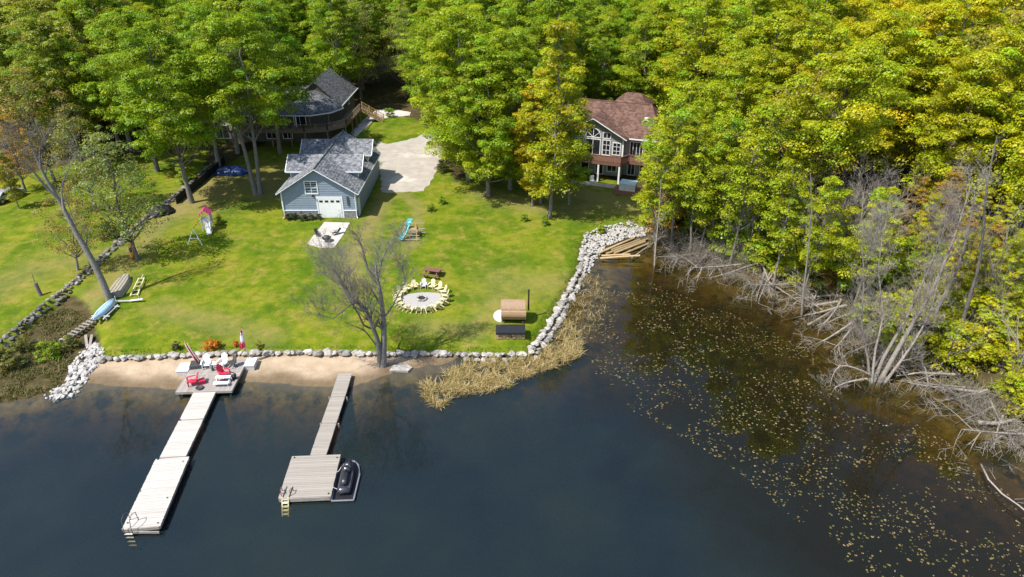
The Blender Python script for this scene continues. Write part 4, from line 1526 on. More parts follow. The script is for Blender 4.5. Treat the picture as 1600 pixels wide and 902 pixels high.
# ------------------------------------------------------------------ barrel sauna and wood shed
p = on_ground(801, 503)
sa = thing('barrel_sauna', 'wooden barrel sauna lying on cradles near the shore', 'sauna', p + Vector((.1, .35, 0)), math.radians(-1))
R, L = .92, 2.3
NS = 26
for k in range(NS):
    a0, a1 = 2 * PI * k / NS, 2 * PI * (k + .95) / NS
    b = MB()
    v = []
    for x in (-L / 2, L / 2):
        for (r, a) in ((R, a0), (R, a1), (R - .05, a1), (R - .05, a0)):
            v.append((x, r * math.cos(a), 1.1 + r * math.sin(a)))
    b.add(v, [(0, 1, 5, 4), (1, 2, 6, 5), (2, 3, 7, 6), (3, 0, 4, 7), (0, 3, 2, 1), (4, 5, 6, 7)])
    b.build('stave', 'stave', sa)
# shingled cap over the upper barrel
K = 14
rings = []
for k in range(K + 1):
    a = math.radians(18) + math.radians(132) * k / K
    rings.append([(-L / 2 - .02, (R + .025) * math.cos(a), 1.1 + (R + .025) * math.sin(a)), (L / 2 - .06, (R + .025) * math.cos(a), 1.1 + (R + .025) * math.sin(a)),
                  (L / 2 - .06, (R + .055) * math.cos(a), 1.1 + (R + .055) * math.sin(a)), (-L / 2 - .02, (R + .055) * math.cos(a), 1.1 + (R + .055) * math.sin(a))])
MB().loft(rings).build('shingle_cap', 'cap', sa)
for x in (-L / 2 + .02, L / 2 - .02):
    MB().loft([[(x + d_, (R - .06) * math.cos(a * PI / 12), 1.1 + (R - .06) * math.sin(a * PI / 12)) for a in range(24)] for d_ in (-.02, .02)]).build('end_panel', 'stave', sa)
for x in (-.85, .85):
    MB().box((x, 0, .14), (.18, 1.3, .3)).build('cradle', 'darkwood', sa)
    MB().tube([(x, (R + .012) * math.cos(a * PI / 16), 1.1 + (R + .012) * math.sin(a * PI / 16)) for a in range(17, 33)], .014, 4).build('hoop', 'metal', sa)
MB().tube([(1.38, .45, .8), (1.38, .45, 2.9)], .075, 8).build('chimney', 'black', sa)
MB().tube([(1.38, .45, 2.9), (1.38, .45, 3.02)], [.12, .05], 8).build('chimney_cap', 'black', sa)
# half-round bleached porch step at the left end
hs = MB()
N = 12
po = [(-L / 2 - .05, 1.05)] + [(-L / 2 - .05 - .75 * math.sin(PI * k / N), 1.05 * math.cos(PI * k / N) + (0.0)) for k in range(1, N)] + [(-L / 2 - .05, -1.05)]
o = thing('porch_mat', 'half-round white slab on the grass at the left end of the barrel sauna', 'slab', sa.location + Vector((.05, .55, 0)))
hs.prism(po, -.05, .16).build('slab', 'white', o)

p = on_ground(797, 531)
sh = thing('firewood_shed', 'low black-roofed firewood shed full of split logs, beside the sauna', 'shed', p + Vector((.05, .62, 0)))
roof_slab([(-1.32, -.72, .80), (1.32, -.72, .80), (1.32, .0, 1.02), (-1.32, .0, 1.02)], .05).build('roof', 'black', sh)
roof_slab([(-1.32, .62, .84), (1.32, .62, .84), (1.32, 0.01, 1.02), (-1.32, 0.01, 1.02)], .05).build('roof', 'black', sh)
MB().box((0, -.75, .70), (2.64, .05, .17)).build('eave_board', 'black', sh)
for x in (-1.24, -.02, 1.24):
    for y in (-.56, .5):
        MB().box((x, y, .4), (.09, .09, .76)).build('post', 'wood', sh)
MB().box((0, .54, .42), (2.4, .04, .7)).build('back_wall', 'darkwood', sh)
MB().box((0, -.03, .06), (2.5, 1.1, .08)).build('floor', 'wood', sh)
lm = MB().tube([(0, -.3, 0), (0, .3, 0)], .075, 7).mesh('log', 'log')
for j in range(4):
    for k in range(15):
        x = -1.12 + k * .16 + (.08 if j % 2 else 0)
        if abs(x) < 1.16 and abs(x + .02) > .1:
            link('log', lm, sh, (x, -.34 + rr.uniform(-.06, .05), .18 + j * .135))

# ------------------------------------------------------------------ climbing frame with teal slide
p = on_ground(641, 378)
cf = thing('climbing_frame', 'wooden climbing frame with a teal slide on the lawn right of the garage', 'climbing frame', p + Vector((0, .4, 0)))
for (x, z) in ((-.75, 0), (.75, 0)):
    for (y0, y1) in ((-.2, .9), (2.0, .9)):
        MB().bar((x, y0, 0), (x * .8, y1, 1.75), .09, .09).build('post', 'wood', cf)
for (y, z, x0, x1) in ((-.15, .18, -1.0, 1.1), (.12, .55, -1.05, 1.0), (.5, 1.05, -.9, 1.05), (.9, 1.72, -.75, 1.5), (1.6, .75, .2, 1.55), (1.95, .1, -.9, 1.5)):
    MB().tube([(x0, y, z), (x1, y, z)], .05, 6).build('rung', 'dockwood', cf)
MB().bar((-.1, -.22, 0), (-.1, .4, .95), .11, .07).build('brace', 'brownwood', cf)
MB().box((0, 1.0, 1.1), (1.2, .9, .06)).build('platform', 'wood', cf)
sl_ = [Vector((-.15, 1.5, 1.85)), Vector((-.35, 1.0, 1.45)), Vector((-.7, .35, .75)), Vector((-.95, -.05, .35)), Vector((-1.1, -.3, .22))]
sb = MB()
for i in range(len(sl_) - 1):
    sb.bar(sl_[i], sl_[i + 1], .5, .05)
sb.build('slide', 'teal', cf)
for s in (-1, 1):
    MB().tube([q + Vector((s * .24, -s * .1, .09)) for q in sl_], .05, 6).build('slide_edge', 'teal', cf, True)
MB().box((-.12, 1.55, 1.9), (.55, .3, .12)).build('slide_top', 'teal', cf)

# ------------------------------------------------------------------ swing tower at the left
p = on_ground(325, 362)
sw_ = thing('play_tower', 'white toy tower with pink canvas roof and slide under the left trees', 'play tower', p, math.radians(12))
for sx in (-1, 1):
    for y in (0, 1.1):
        MB().box((sx * .5, y, 1.1), (.09, .09, 2.2)).build('post', 'offgrey', sw_)
    roof_slab([(sx * .68, -.15, 2.1), (0, -.15, 2.75), (0, 1.25, 2.75), (sx * .68, 1.25, 2.1)], .03).build('canopy', 'pink', sw_)
MB().box((0, .55, 1.1), (1.0, 1.1, .06)).build('floor', 'offgrey', sw_)
MB().box((0, .02, 1.5), (.95, .05, .75)).build('front_panel', 'offgrey', sw_)
MB().box((.45, .55, 1.5), (.05, 1.0, .75)).build('side_panel', 'offgrey', sw_)
MB().bar((.15, 0, 1.1), (.35, -1.1, .1), .5, .05).build('slide', 'white', sw_)
for s in (-.25, .25):
    MB().bar((.15 + s, 0, 1.18), (.35 + s, -1.1, .18), .05, .14).build('slide_edge', 'white', sw_)
p2 = on_ground(304, 384)
fr = thing('swing_frame', 'white A-frame swing with a yellow top bar joined to the toy tower', 'swing', p2, 0)
top = Vector((.1, .35, 1.9))
for sx in (-1, 1):
    MB().tube([(sx * .85 + .05, 0, 0), top], .045, 6).build('leg', 'white', fr)
MB().bar((-.38, .15, .85), (.48, .15, .85), .05).build('cross_bar', 'white', fr)
q = sw_.location - fr.location + Vector((-.3, 0, 1.95))
MB().tube([top, q], .06, 6).build('top_bar', 'yellow', fr)
for t in (.35, .6):
    a = top.lerp(q, t)
    MB().tube([a, a - Vector((0, 0, 1.35))], .012, 4).build('rope', 'rope', fr)
a = top.lerp(q, .475)
MB().box(a - Vector((0, 0, 1.35)), (.2, .5, .05), rz=math.atan2(q.y, q.x)).build('swing_seat', 'yellow', fr)
# yellow toy on the neighbour lawn
p = on_ground(163, 358)
ty = thing('toy_slide', 'bright yellow toy slide on the neighbouring lawn', 'slide', p, .6)
MB().bar((0, 0, 1.0), (1.1, -.3, .1), .45, .06).build('chute', 'yellow', ty)
MB().bar((0, 0, 1.1), (-.35, .1, 0), .4, .06).build('ladder', 'yellow', ty)
for s in (-.22, .22):
    MB().bar((0, s, 1.1), (1.1, s - .3, .22), .05, .14).build('edge', 'yellow', ty)

# ------------------------------------------------------------------ boats and odds on the left shore
def hull(L, W, H, n=9, flatten=.35, tip=.06):
    rings = []
    for i in range(n):
        t = -1 + 2 * i / (n - 1)
        w = W / 2 * (1 - abs(t) ** 2.6) + tip * W
        h = H * (1 - .25 * abs(t) ** 3)
        rings.append([(-w, t * L / 2, .0), (-w * .96, t * L / 2, h * .45), (-w * .55, t * L / 2, h * .93), (0, t * L / 2, h), (w * .55, t * L / 2, h * .93), (w * .96, t * L / 2, h * .45), (w, t * L / 2, .0)])
    return rings


def between(a, b):
    """middle, heading (of local y) and length between two spots on the ground"""
    p_, q_ = on_ground(*a), on_ground(*b)
    d_ = q_ - p_
    return (p_ + q_) / 2, math.atan2(-d_.x, d_.y), d_.length


p, hd, ln = between((178, 466), (199, 434))
rb = thing('rowboat', 'weathered tan rowboat lying upside down by the leaning tree', 'boat', p, hd)
W, H, L = 1.5, .52, min(ln, 4.2)
rings = []
for i in range(9):
    t = i / 8
    w = W / 2 * (1 if t < .55 else 1 - ((t - .55) / .45) ** 2 * .62)
    y = -L / 2 + t * L
    h = H * (1 - .12 * max(0, t - .6))
    rings.append([(-w, y, 0), (-w * .9, y, h * .7), (-w * .75, y, h), (-.06, y, h), (0, y, h + .05), (.06, y, h), (w * .75, y, h), (w * .9, y, h * .7), (w, y, 0)])
MB().loft(rings).build('hull', 'boat_tan', rb)
for s in (-1, 1):
    MB().tube([(s * (abs(r[0][0]) + .01), r[0][1], .04) for r in rings], .03, 5).build('gunwale', 'offgrey', rb)
    MB().bar((s * .33, -L / 2 + .1, H + .03), (s * .3, L / 2 - .35, H + .0), .05, .05).build('runner', 'boat_tan', rb)
p, hd, ln = between((153, 508), (177, 478))
rk = thing('boat_rack', 'weathered white timber rack under the pale blue canoe', 'rack', p + Vector((.1, -.1, 0)), hd)
for s in (-.9, .9):
    MB().bar((-.75, s, .5), (.95, s, .5), .08, .08).build('cross_arm', 'offgrey', rk)
    for x in (-.55, .55):
        MB().box((x, s, .24), (.08, .08, .5)).build('leg', 'offgrey', rk)
MB().bar((.55, -1.3, .42), (.55, 1.3, .42), .1, .1).build('beam', 'offgrey', rk)
MB().bar((-.55, -1.3, .42), (-.55, 1.3, .42), .1, .1).build('beam', 'offgrey', rk)
cn = thing('canoe', 'pale blue canoe lying bottom up on a white rack at the shore', 'boat', rk.location + Vector((-.05, .1, .55)), hd)
MB().loft(hull(3.6, .85, .42)).build('hull', 'boat_blue', cn, True)
MB().tube([(0, -1.7, .32), (0, -1.2, .43), (0, 1.2, .43), (0, 1.7, .32)], .03, 5).build('keel', 'boat_white', cn, True)
for s in (-1, 1):
    MB().tube([(s * (.425 * (1 - abs(t) ** 2.6) + .055), t * 1.8, .03) for t in (-1, -.75, -.5, 0, .5, .75, 1)], .03, 5).build('gunwale', 'boat_white', cn, True)
p, hd, ln = between((207, 470), (225, 432))
ldr = thing('wooden_ladder', 'pale wooden ladder frame lying on the grass beside the rowboat', 'ladder', p, hd)
for s in (-1, 1):
    MB().bar((s * .33, -1.8, .12), (s * .26, 1.7, .3), .09, .07).build('rail', 'cream', ldr)
for k in range(5):
    y = -1.6 + k * .78
    MB().bar((-.33, y, .13 + .05 * k), (.33, y, .13 + .05 * k), .08, .06).build('rung', 'cream', ldr)
MB().tube([(.0, 1.6, .3), (.02, 2.3, .34)], .05, 6).build('tongue', 'offgrey', ldr)
p = on_ground(198, 473)
tb = thing('trailer_axle', 'grey trailer beam lying across the foot of the ladder', 'beam', p, math.radians(3))
MB().bar((-1.2, -.1, .2), (1.4, .05, .22), .12, .1).build('beam', 'offgrey', tb)
MB().bar((.35, .02, .2), (1.55, .08, .3), .26, .06).build('bunk_board', 'white', tb)
for x in (-.95, 1.3):
    MB().bar((x, 0, .2), (x, 0, .75), .05).build('guide_post', 'offgrey', tb)
p = on_ground(214, 405)
for (dx, lab, mt, lean) in ((-.3, 'orange kayak leaning upright against the grey trunk', 'orange', .32),):
    ky = thing('kayak', lab, 'kayak', p + Vector((dx - .1, -.1, .05)), math.radians(-10))
    b = MB().loft(hull(2.3, .62, .24, tip=.1))
    Rm = Matrix.Rotation(math.radians(72), 4, 'X')
    b.v = [tuple(Rm @ (Vector(v) + Vector((0, 1.15, 0)))) for v in b.v]
    b.build('hull', mt, ky, True)
    b = MB().loft([[(.17 * math.cos(a * PI / 6), .3 + .32 * math.sin(a * PI / 6) + .7, .24 + z) for a in range(12)] for z in (-.02, .015)])
    b.v = [tuple(Rm @ Vector(v)) for v in b.v]
    b.build('cockpit', 'black', ky)
# plank walk and posts in the marsh
p, hd, ln = between((106, 534), (144, 508))
wk = thing('plank_walk', 'weathered plank walk slanting through the marsh behind the canoe', 'walkway', p, hd + PI / 2)
for s in (-1, 1):
    MB().bar((-1.9, s * .32, .28), (1.9, s * .32, .36), .09, .1).build('beam', 'deadwood', wk)
for k in range(9):
    MB().bar((-1.7 + k * .42, -.42, .36 + .02 * k), (-1.66 + k * .42, .42, .36 + .02 * k), .2, .04).build('plank', 'deadwood', wk)
for i, (px, py, a) in enumerate(((136, 536, 2.1), (143, 536, 1.95))):
    p = on_ground(px, py)
    ps = thing('driftwood_plank', 'bleached plank lying above the stone pile, ' + ('the left of two' if i == 0 else 'the right of two'), 'plank', p, a)
    MB().bar((-.9, 0, .12), (.9, 0, .3), .22, .12).build('board', 'deadwood', ps)
p = on_ground(64, 462)
sp = thing('wooden_post', 'stubby leaning timber post with a rod on the neighbouring lawn', 'post', p, 0)
MB().tube([(0, 0, -.1), (-.18, .1, 1.35)], [.19, .17], 10).build('post', 'bark', sp)
MB().tube([(-.18, .1, 1.3), (-.15, .1, 2.3)], .025, 5).build('rod', 'steel_dark', sp)


def lump(name, label, cat, px, py, size, rz, mat, seed, part):
    import bmesh
    p = on_ground(px, py)
    t = thing(name, label, cat, p, rz)
    bm = bmesh.new()
    bmesh.ops.create_icosphere(bm, subdivisions=3, radius=1)
    off = Vector((seed * 3.1, seed * 1.7, 0))
    for v in bm.verts:
        k = 1 + .22 * mnoise.noise(v.co * 1.7 + off) + .10 * mnoise.noise(v.co * 5 + off)
        z = max(v.co.z, -.15)
        f = (abs(v.co.x) ** 3 + abs(v.co.y) ** 3) ** (1 / 3)
        v.co = Vector((v.co.x * size[0] * k, v.co.y * size[1] * k, z * size[2] * k))
    me = bpy.data.meshes.new(part)
    bm.to_mesh(me)
    bm.free()
    me.materials.append(M[mat])
    link(part, me, t)
    return t


t = lump('covered_woodpile', 'pile under a rumpled blue tarpaulin at the foot of the left maples', 'tarp pile', 363, 272, (2.4, 1.0, 1.15), .05, 'blue_tarp', 2, 'tarpaulin')
for k in range(4):
    MB().box((-1.5 + k * .95, -1.05, .55 + .1 * (k % 2)), (.22, .12, .16), rz=.3 * k).build('weight_block', 'offgrey', t)
t = lump('black_heap', 'low black heap by the stone wall under the grey willow', 'heap', 252, 334, (1.7, 1.1, 1.0), .7, 'dull_black', 5, 'mound')  # near-black rounded mound beside the wall
for k in range(3):
    link('stone', WM[k], t, (-1.1 + k * .8, -.95, .25), (0, 0, k), (.4, .35, .3))
# low near-black upright strip along the upper wall
fpts = [on_ground(*q) for q in ((272, 318), (290, 303), (310, 288), (328, 272), (348, 254))]
ff = thing('black_strip', 'low black strip following the upper stone wall', 'edging', fpts[0])
for i in range(len(fpts) - 1):
    a, b = fpts[i] - fpts[0] + Vector((.45, -.25, 0)), fpts[i + 1] - fpts[0] + Vector((.45, -.25, 0))
    MB().bar(a + Vector((0, 0, .5)), b + Vector((0, 0, .5)), .03, 1.0).build('panel', 'dull_black', ff)
    MB().bar(a, a + Vector((0, 0, 1.2)), .07).build('stake', 'darkwood', ff)
# potted plants along the garage front
# car at the far left
p = on_ground(12, 312)
cr = thing('parked_car', 'grey car parked behind the orange-leaved tree at the left edge', 'car', p, math.radians(75))
prof = [(-2.2, .35), (-2.25, .75), (-2.05, .95), (-1.5, 1.0), (-.95, 1.42), (.75, 1.45), (1.35, .98), (2.1, .85), (2.25, .6), (2.2, .35)]
MB().loft([[(x, y, z) for (x, z) in prof] for y in (-.86, .86)]).build('body', 'car', cr)
for sy in (-1, 1):
    MB().add([(-1.35, sy * .875, 1.02), (1.1, sy * .875, 1.02), (.68, sy * .875, 1.38), (-.88, sy * .875, 1.36)], [(0, 1, 2, 3)]).build('side_window', 'glass', cr)
    for x in (-1.4, 1.4):
        w = MB().tube([(x, sy * .7, .33), (x, sy * .9, .33)], .33, 14).build('wheel', 'black', cr)
        MB().tube([(x, sy * .88, .33), (x, sy * .915, .33)], .19, 10).build('rim', 'metal', w)
MB().add([(1.38, -.74, .99), (1.38, .74, .99), (.79, .66, 1.45), (.79, -.66, 1.45)], [(0, 1, 2, 3)]).build('windscreen', 'glass', cr)

# cut logs at the head of the bay
for i, (a, b, r) in enumerate((((948, 397), (1012, 373), .17), ((955, 391), (1000, 374), .14), ((960, 396), (1008, 377), .16), ((944, 392), (990, 372), .15), ((938, 404), (1000, 399), .15), ((936, 396), (975, 378), .12),
                               ((972, 398), (1014, 380), .13), ((940, 400), (985, 397), .12))):
    za = .35 + .06 * (i % 3)
    xa, ya = at_z(*a, za)
    xb, yb = at_z(*b, za + .35)
    lg = thing('cut_log', 'barked cut log in the pile at the head of the bay', 'log', (xa, ya, za), 0, 'logs piled at the bay head')
    d_ = Vector((xb - xa, yb - ya, .3))
    MB().tube([(0, 0, 0), d_ * .5 + Vector((0, 0, .02)), d_], [r, r * .95, r * .82], 9, False).build('bark', 'log', lg, True)
    dn = d_.normalized()
    MB().tube([dn * -.01, dn * .02], r * .97, 9).build('cut_end', 'wood', lg)

# ------------------------------------------------------------------ vegetation
def rvec(rng):
    v = Vector(rng.normal(size=3))
    return v.normalized()


def grow(b, rng, p, d, L, r, depth, kids=4, spread=.8, up=.15, wig=.12, ratio=.62, rmin=.006, tips=None):
    """a limb with side branches, added to MB b"""
    n = 5 if depth > 1 else 3
    pts, rad = [p.copy()], [r]
    q, e = p.copy(), d.normalized()
    for i in range(n):
        e = (e + rvec(rng) * wig + Vector((0, 0, up * .25))).normalized()
        q = q + e * (L / n)
        pts.append(q.copy())
        rad.append(max(rmin, r * (1 - .75 * (i + 1) / n)))
    b.tube(pts, rad, 7 if r > .12 else 5 if r > .045 else 3, False)
    if tips is not None:
        tips.append((q.copy(), depth))
    if depth <= 0:
        return
    for k in range(kids):
        t = rng.uniform(.25, 1.0) if k else 1.0
        f = t * n
        i = min(int(f), n - 1)
        s = pts[i].lerp(pts[i + 1], f - i)
        base = (pts[i + 1] - pts[i]).normalized()
        side = rvec(rng)
        side = (side - base * side.dot(base)).normalized()
        nd = (base * (1 - spread * .5) + side * spread + Vector((0, 0, up))).normalized()
        grow(b, rng, s, nd, L * ratio * rng.uniform(.7, 1.15), max(rmin, r * (1 - .6 * t) * .62), depth - 1, kids, spread, up, wig, ratio, rmin, tips)


def puffs(rng, C, S, npl, lsize, flat=.55, up=.7, tvar=.22):
    """leaf positions, normals, sizes and tints for leaf clumps at centres C of radius S"""
    n = len(C)
    m = n * npl
    u = rng.normal(size=(m, 3))
    u = unit(u)
    fl = rng.random(m) < .72
    u[fl, 2] = np.abs(u[fl, 2])
    rad = rng.uniform(.35, 1.0, (m, 1)) ** .5
    cs = np.repeat(C, npl, 0)
    ss = np.repeat(S, npl)[:, None]
    lump = 1 + .28 * np.sin(u[:, :1] * 5 + cs[:, :1] * 3) * np.cos(u[:, 1:2] * 5 + cs[:, 2:3] * 2)
    P = cs + u * rad * lump * ss * np.array([1, 1, flat])
    N = unit(u * np.array([1, 1, 1.5]) + np.array([0, 0, up]) + rng.normal(size=(m, 3)) * .5)
    sz = lsize * rng.uniform(.6, 1.25, m)
    pv = np.repeat(rng.uniform(1 - tvar, 1 + tvar, n), npl) * rng.uniform(.75, 1.25, m)
    hv = np.repeat(rng.normal(0, .10, n), npl) + rng.normal(0, .08, m)
    T = np.stack([pv * (1 + hv), pv, pv * (1 - hv), np.ones(m)], 1)
    return P, N, sz, np.clip(T, .2, 2)


def broadleaf(seed, h, cr, cb, npuff, npl, lsize, shape=0, rt=None, psize=1.25, tag_='maple', double=False, bark='bark'):
    """trunk with limbs, and a crown of leaf clumps: returns two meshes standing at the origin"""
    rng = np.random.default_rng(seed)
    b = MB()
    rt = rt or h * .0125
    top = Vector((rng.normal() * .4, rng.normal() * .4, h * .9))
    stems = [(Vector((0, 0, -.3)), top)]
    if double:
        stems = [(Vector((-.25, 0, -.3)), top + Vector((-1.6, .4, 0))), (Vector((.3, 0, -.3)), top + Vector((1.3, -.2, 0)))]
    spine = []
    for (a, z) in stems:
        pts = [a.lerp(z, t) + Vector((rng.normal() * .12 * t, rng.normal() * .12 * t, 0)) * 2 for t in np.linspace(0, 1, 8)]
        b.tube(pts, [rt * (1.35 if i == 0 else 1.0) * (1 - .8 * i / 7) for i in range(8)], 9, False)
        spine.append(pts)
    ph = rng.uniform(0, 6.28, 4)
    C, S = [], []
    while len(C) < npuff:
        t = rng.random()
        if shape == 0:
            prof = max(0.0, math.sin(PI * min(1, t * .80 + .16))) ** .75
        elif shape == 1:                                # narrow, even
            prof = (max(0.0, math.sin(PI * min(1, t * .86 + .10))) ** .6)
        else:                                           # low, wide at the bottom
            prof = math.sqrt(max(0, 1 - t * t))
        if rng.random() > prof + .15:
            continue
        a = rng.uniform(0, 2 * PI)
        R = cr * prof * (1 + .22 * math.sin(2 * a + ph[0] + 3 * t) + .16 * math.sin(5 * a + ph[1] + 7 * t))
        f = math.sqrt(rng.uniform(.10, 1.0))
        if f > .97:
            f *= rng.uniform(1, 1.18)
        C.append((R * f * math.cos(a) + top.x * t, R * f * math.sin(a) + top.y * t, cb + t * (h - cb) + rng.normal() * .3))
        S.append(psize * rng.uniform(.45, 1.45) * (1.1 - .35 * t))
    C, S = np.array(C), np.array(S)
    # limbs to a share of the clumps
    for k in range(0, npuff, max(1, npuff // 46)):
        c = Vector(C[k])
        sp = spine[rng.integers(len(spine))]
        zz = max(cb * .7, c.z - math.hypot(c.x, c.y) * rng.uniform(.5, 1.0) - .5)
        tt = min(.97, max(.12, zz / (h * .9)))
        i = min(int(tt * 7), 6)
        s = sp[i].lerp(sp[i + 1], tt * 7 - i)
        m_ = s.lerp(c, .5) + Vector((0, 0, -.1)) + rvec(rng) * .25
        r0 = rt * .34 * (1.05 - tt)
        b.tube([s, m_, c], [r0 + .02, r0 * .6 + .012, .012], 4, False)
    P, N, sz, T = puffs(rng, C, S, npl, lsize)
    return b.mesh('trunk', bark, True), leaves('crown', P, N, sz, T, 'leaf', rng)


def put_tree(name, label, meshes, loc, rz, s, color, group=None, tilt=(0, 0), sz=None):
    t = thing(name, label, 'shrub' if 'shrub' in name or 'sapling' in name else 'tree', loc, rz, group)
    t.rotation_euler = (tilt[0], tilt[1], rz)
    t.scale = (s, s, sz or s)
    link('trunk' if 'shrub' not in name else 'stem', meshes[0], t)
    if len(meshes) > 1:
        c = link('crown' if 'shrub' not in name else 'foliage', meshes[1], t)
        c.color = (*color, 1)
    return t


GREEN = (.24, .35, .012)
LIME = (.36, .44, .014)
YEL = (.50, .49, .012)
OLIVE = (.24, .24, .05)
GREYG = (.24, .29, .08)
RUST = (.42, .25, .04)


def lerp3(a, b, t):
    return tuple(a[i] + (b[i] - a[i]) * t for i in range(3))


hero = [broadleaf(100 + i, 22, 6.3, 7.0, 220, 340, .112, 0, .30, 1.2) for i in range(3)]
hero_low = [broadleaf(120 + i, 22, 6.2, 3.0, 250, 330, .112, 0, .30, 1.2) for i in range(2)]
dbl = broadleaf(130, 23, 6.3, 9.5, 200, 340, .112, 0, .30, 1.25, double=True)
slim = [broadleaf(140 + i, 17, 2.7, 5.5, 72, 170, .105, 1, .16, .95) for i in range(3)]
slim_low = [broadleaf(150 + i, 21, 3.3, 3.2, 160, 240, .11, 1, .2, 1.0) for i in range(2)]
forest = [broadleaf(160 + i, 21, 4.8, 5.0, 165, 290, .118, 0, .26, 1.25) for i in range(5)]
shrub = [broadleaf(180 + i, 3.2, 1.7, .3, 40, 110, .105, 2, .05, .6) for i in range(3)]
bush = [broadleaf(185 + i, 1.3, .8, .1, 16, 60, .09, 2, .03, .35) for i in range(2)]
sparse = [broadleaf(190 + i, 15, 4.2, 3.6, 150, 44, .12, 0, .2, 1.1, bark='bark') for i in range(2)]


def bare(seed, h, r, kids=4, depth=4, spread=.75, up=.25, stems=1, mat='deadwood', lean=(0, 0), ratio=.6, name='trunk'):
    rng = np.random.default_rng(seed)
    b = MB()
    for s in range(stems):
        a = rng.uniform(0, 6.28)
        o = Vector((math.cos(a), math.sin(a), 0)) * (.25 * (stems > 1))
        grow(b, rng, o + Vector((0, 0, -.3)), Vector((lean[0] + rng.normal() * .12 * stems ** .5, lean[1] + rng.normal() * .12 * stems ** .5, 1)), h * .62, r, depth, kids, spread, up, .1, ratio)
    return b.mesh(name, mat, True)


# ---- trees one can name, by where their foot stands
def H_(px, py, lab, meshes, s, col, rz=None, tilt=(0, 0), name='maple_tree', sz=None):
    p = on_ground(px, py)
    put_tree(name, lab, meshes, p, rr.uniform(0, 6.28) if rz is None else rz, s, col, None, tilt, sz)


H_(403, 304, 'tall twin-trunked green maple standing left of the garage', dbl, 1.0, lerp3(GREEN, LIME, .3), 0.3)
H_(300, 317, 'tall green maple with a bare lower trunk by the stone wall', hero[0], 1.0, lerp3(GREEN, LIME, .1), 1.0)
H_(342, 262, 'green maple rising behind the blue tarpaulin', hero[1], 1.02, lerp3(GREEN, LIME, .2), 2.0)
H_(438, 240, 'green maple shading the front of the dark house', hero[2], 1.0, GREEN, 4.0)
H_(372, 240, 'slender green maple between the tarpaulin and the dark house', hero[0], .95, lerp3(GREEN, LIME, .35), 5.0)
H_(246, 268, 'green maple behind the black heap', hero[1], .98, lerp3(GREEN, LIME, .15), 3.3)
H_(206, 235, 'green maple at the back of the neighbouring lawn', hero[2], 1.05, lerp3(GREEN, LIME, .3), .7)
H_(732, 282, 'broad lime-green maple right of the driveway', hero_low[0], 1.02, lerp3(GREEN, LIME, .75), 1.5)
H_(763, 306, 'green maple at the lawn edge left of the yellow tree', hero_low[1], .9, lerp3(GREEN, LIME, .55), 3.0)
H_(797, 296, 'green maple rising behind the yellow-leaved pair', hero_low[0], .93, lerp3(GREEN, LIME, .6), 5.2)
H_(832, 322, 'small yellow-leaved tree at the lawn edge', slim_low[0], .72, (.52, .43, .012), 1.0, name='young_tree')
H_(859, 340, 'tall slim yellow-green tree standing forward on the lawn', slim_low[1], 1.08, (.40, .42, .012), 2.0, name='slim_tree')
H_(845, 318, 'slim green tree close behind the tall yellow-green one', slim_low[0], .82, lerp3(GREEN, LIME, .7), 4.0, name='slim_tree')
H_(889, 320, 'slim lime tree screening the left end of the brown-roofed house', slim_low[0], .72, lerp3(GREEN, LIME, .8), 2.2, name='slim_tree')
H_(705, 252, 'lime-green maple overhanging the driveway bend', hero_low[1], .95, lerp3(GREEN, LIME, .6), .4)
H_(216, 406, 'grey-green willow above the orange kayak', sparse[0], .92, GREYG, 1.0, (0, 0), 'willow_tree')
H_(150, 330, 'thin-leaved grey-green tree on the neighbouring lawn', sparse[1], .85, OLIVE, 2.0, (0, 0), 'thin_tree')
H_(122, 422, 'small bronze-leaved tree leaning beside the stone wall', sparse[1], .62, (.30, .25, .07), 3.0, (0, -.2), 'thin_tree')
H_(40, 300, 'orange-leaved tree at the left edge', sparse[0], .72, (.48, .30, .04), 4.0, (0, 0), 'orange_tree')
H_(85, 285, 'olive thin-leaved tree between the orange tree and the willow', sparse[1], 1.0, (.30, .25, .07), .6, (0, 0), 'thin_tree')
H_(30, 326, 'small yellow-green tree in front of the parked car', slim_low[0], .36, (.40, .38, .03), 1.7, (0, 0), 'young_tree')
big = broadleaf(170, 23, 5.2, 12.5, 130, 290, .118, 0, .46, 1.25, bark='bark_dark')
H_(1266, 418, 'large dark-trunked yellow-green tree rising from the right bank', big, 1.0, lerp3(LIME, YEL, .45), 2.5, (0, .03), name='broadleaf_tree')
slim_px = [(1024, 405, .8, .35), (1078, 404, .86, .3), (1092, 398, .75, .5), (1106, 392, .9, .2), (1208, 448, .8, .4), (1252, 470, .72, .5), (1050, 380, .95, .3), (1140, 415, .9, .35), (1016, 338, .7, .6), (1030, 350, .95, .4), (1180, 410, 1.0, .3),
           (1330, 490, .75, .7), (1230, 425, .95, .5)]
for i, (px, py, s, t) in enumerate(slim_px):
    p = on_ground(px, py)
    put_tree('slim_tree', 'slender pale-trunked lime-green tree on the wooded bank of the bay', slim[i % 3], p, i * 1.3, s * rr.uniform(.95, 1.1), lerp3(lerp3(GREEN, LIME, .8), YEL, t * .6), 'slim trees on the bay bank', (rr.uniform(-.05, .05), rr.uniform(-.05, .08)))

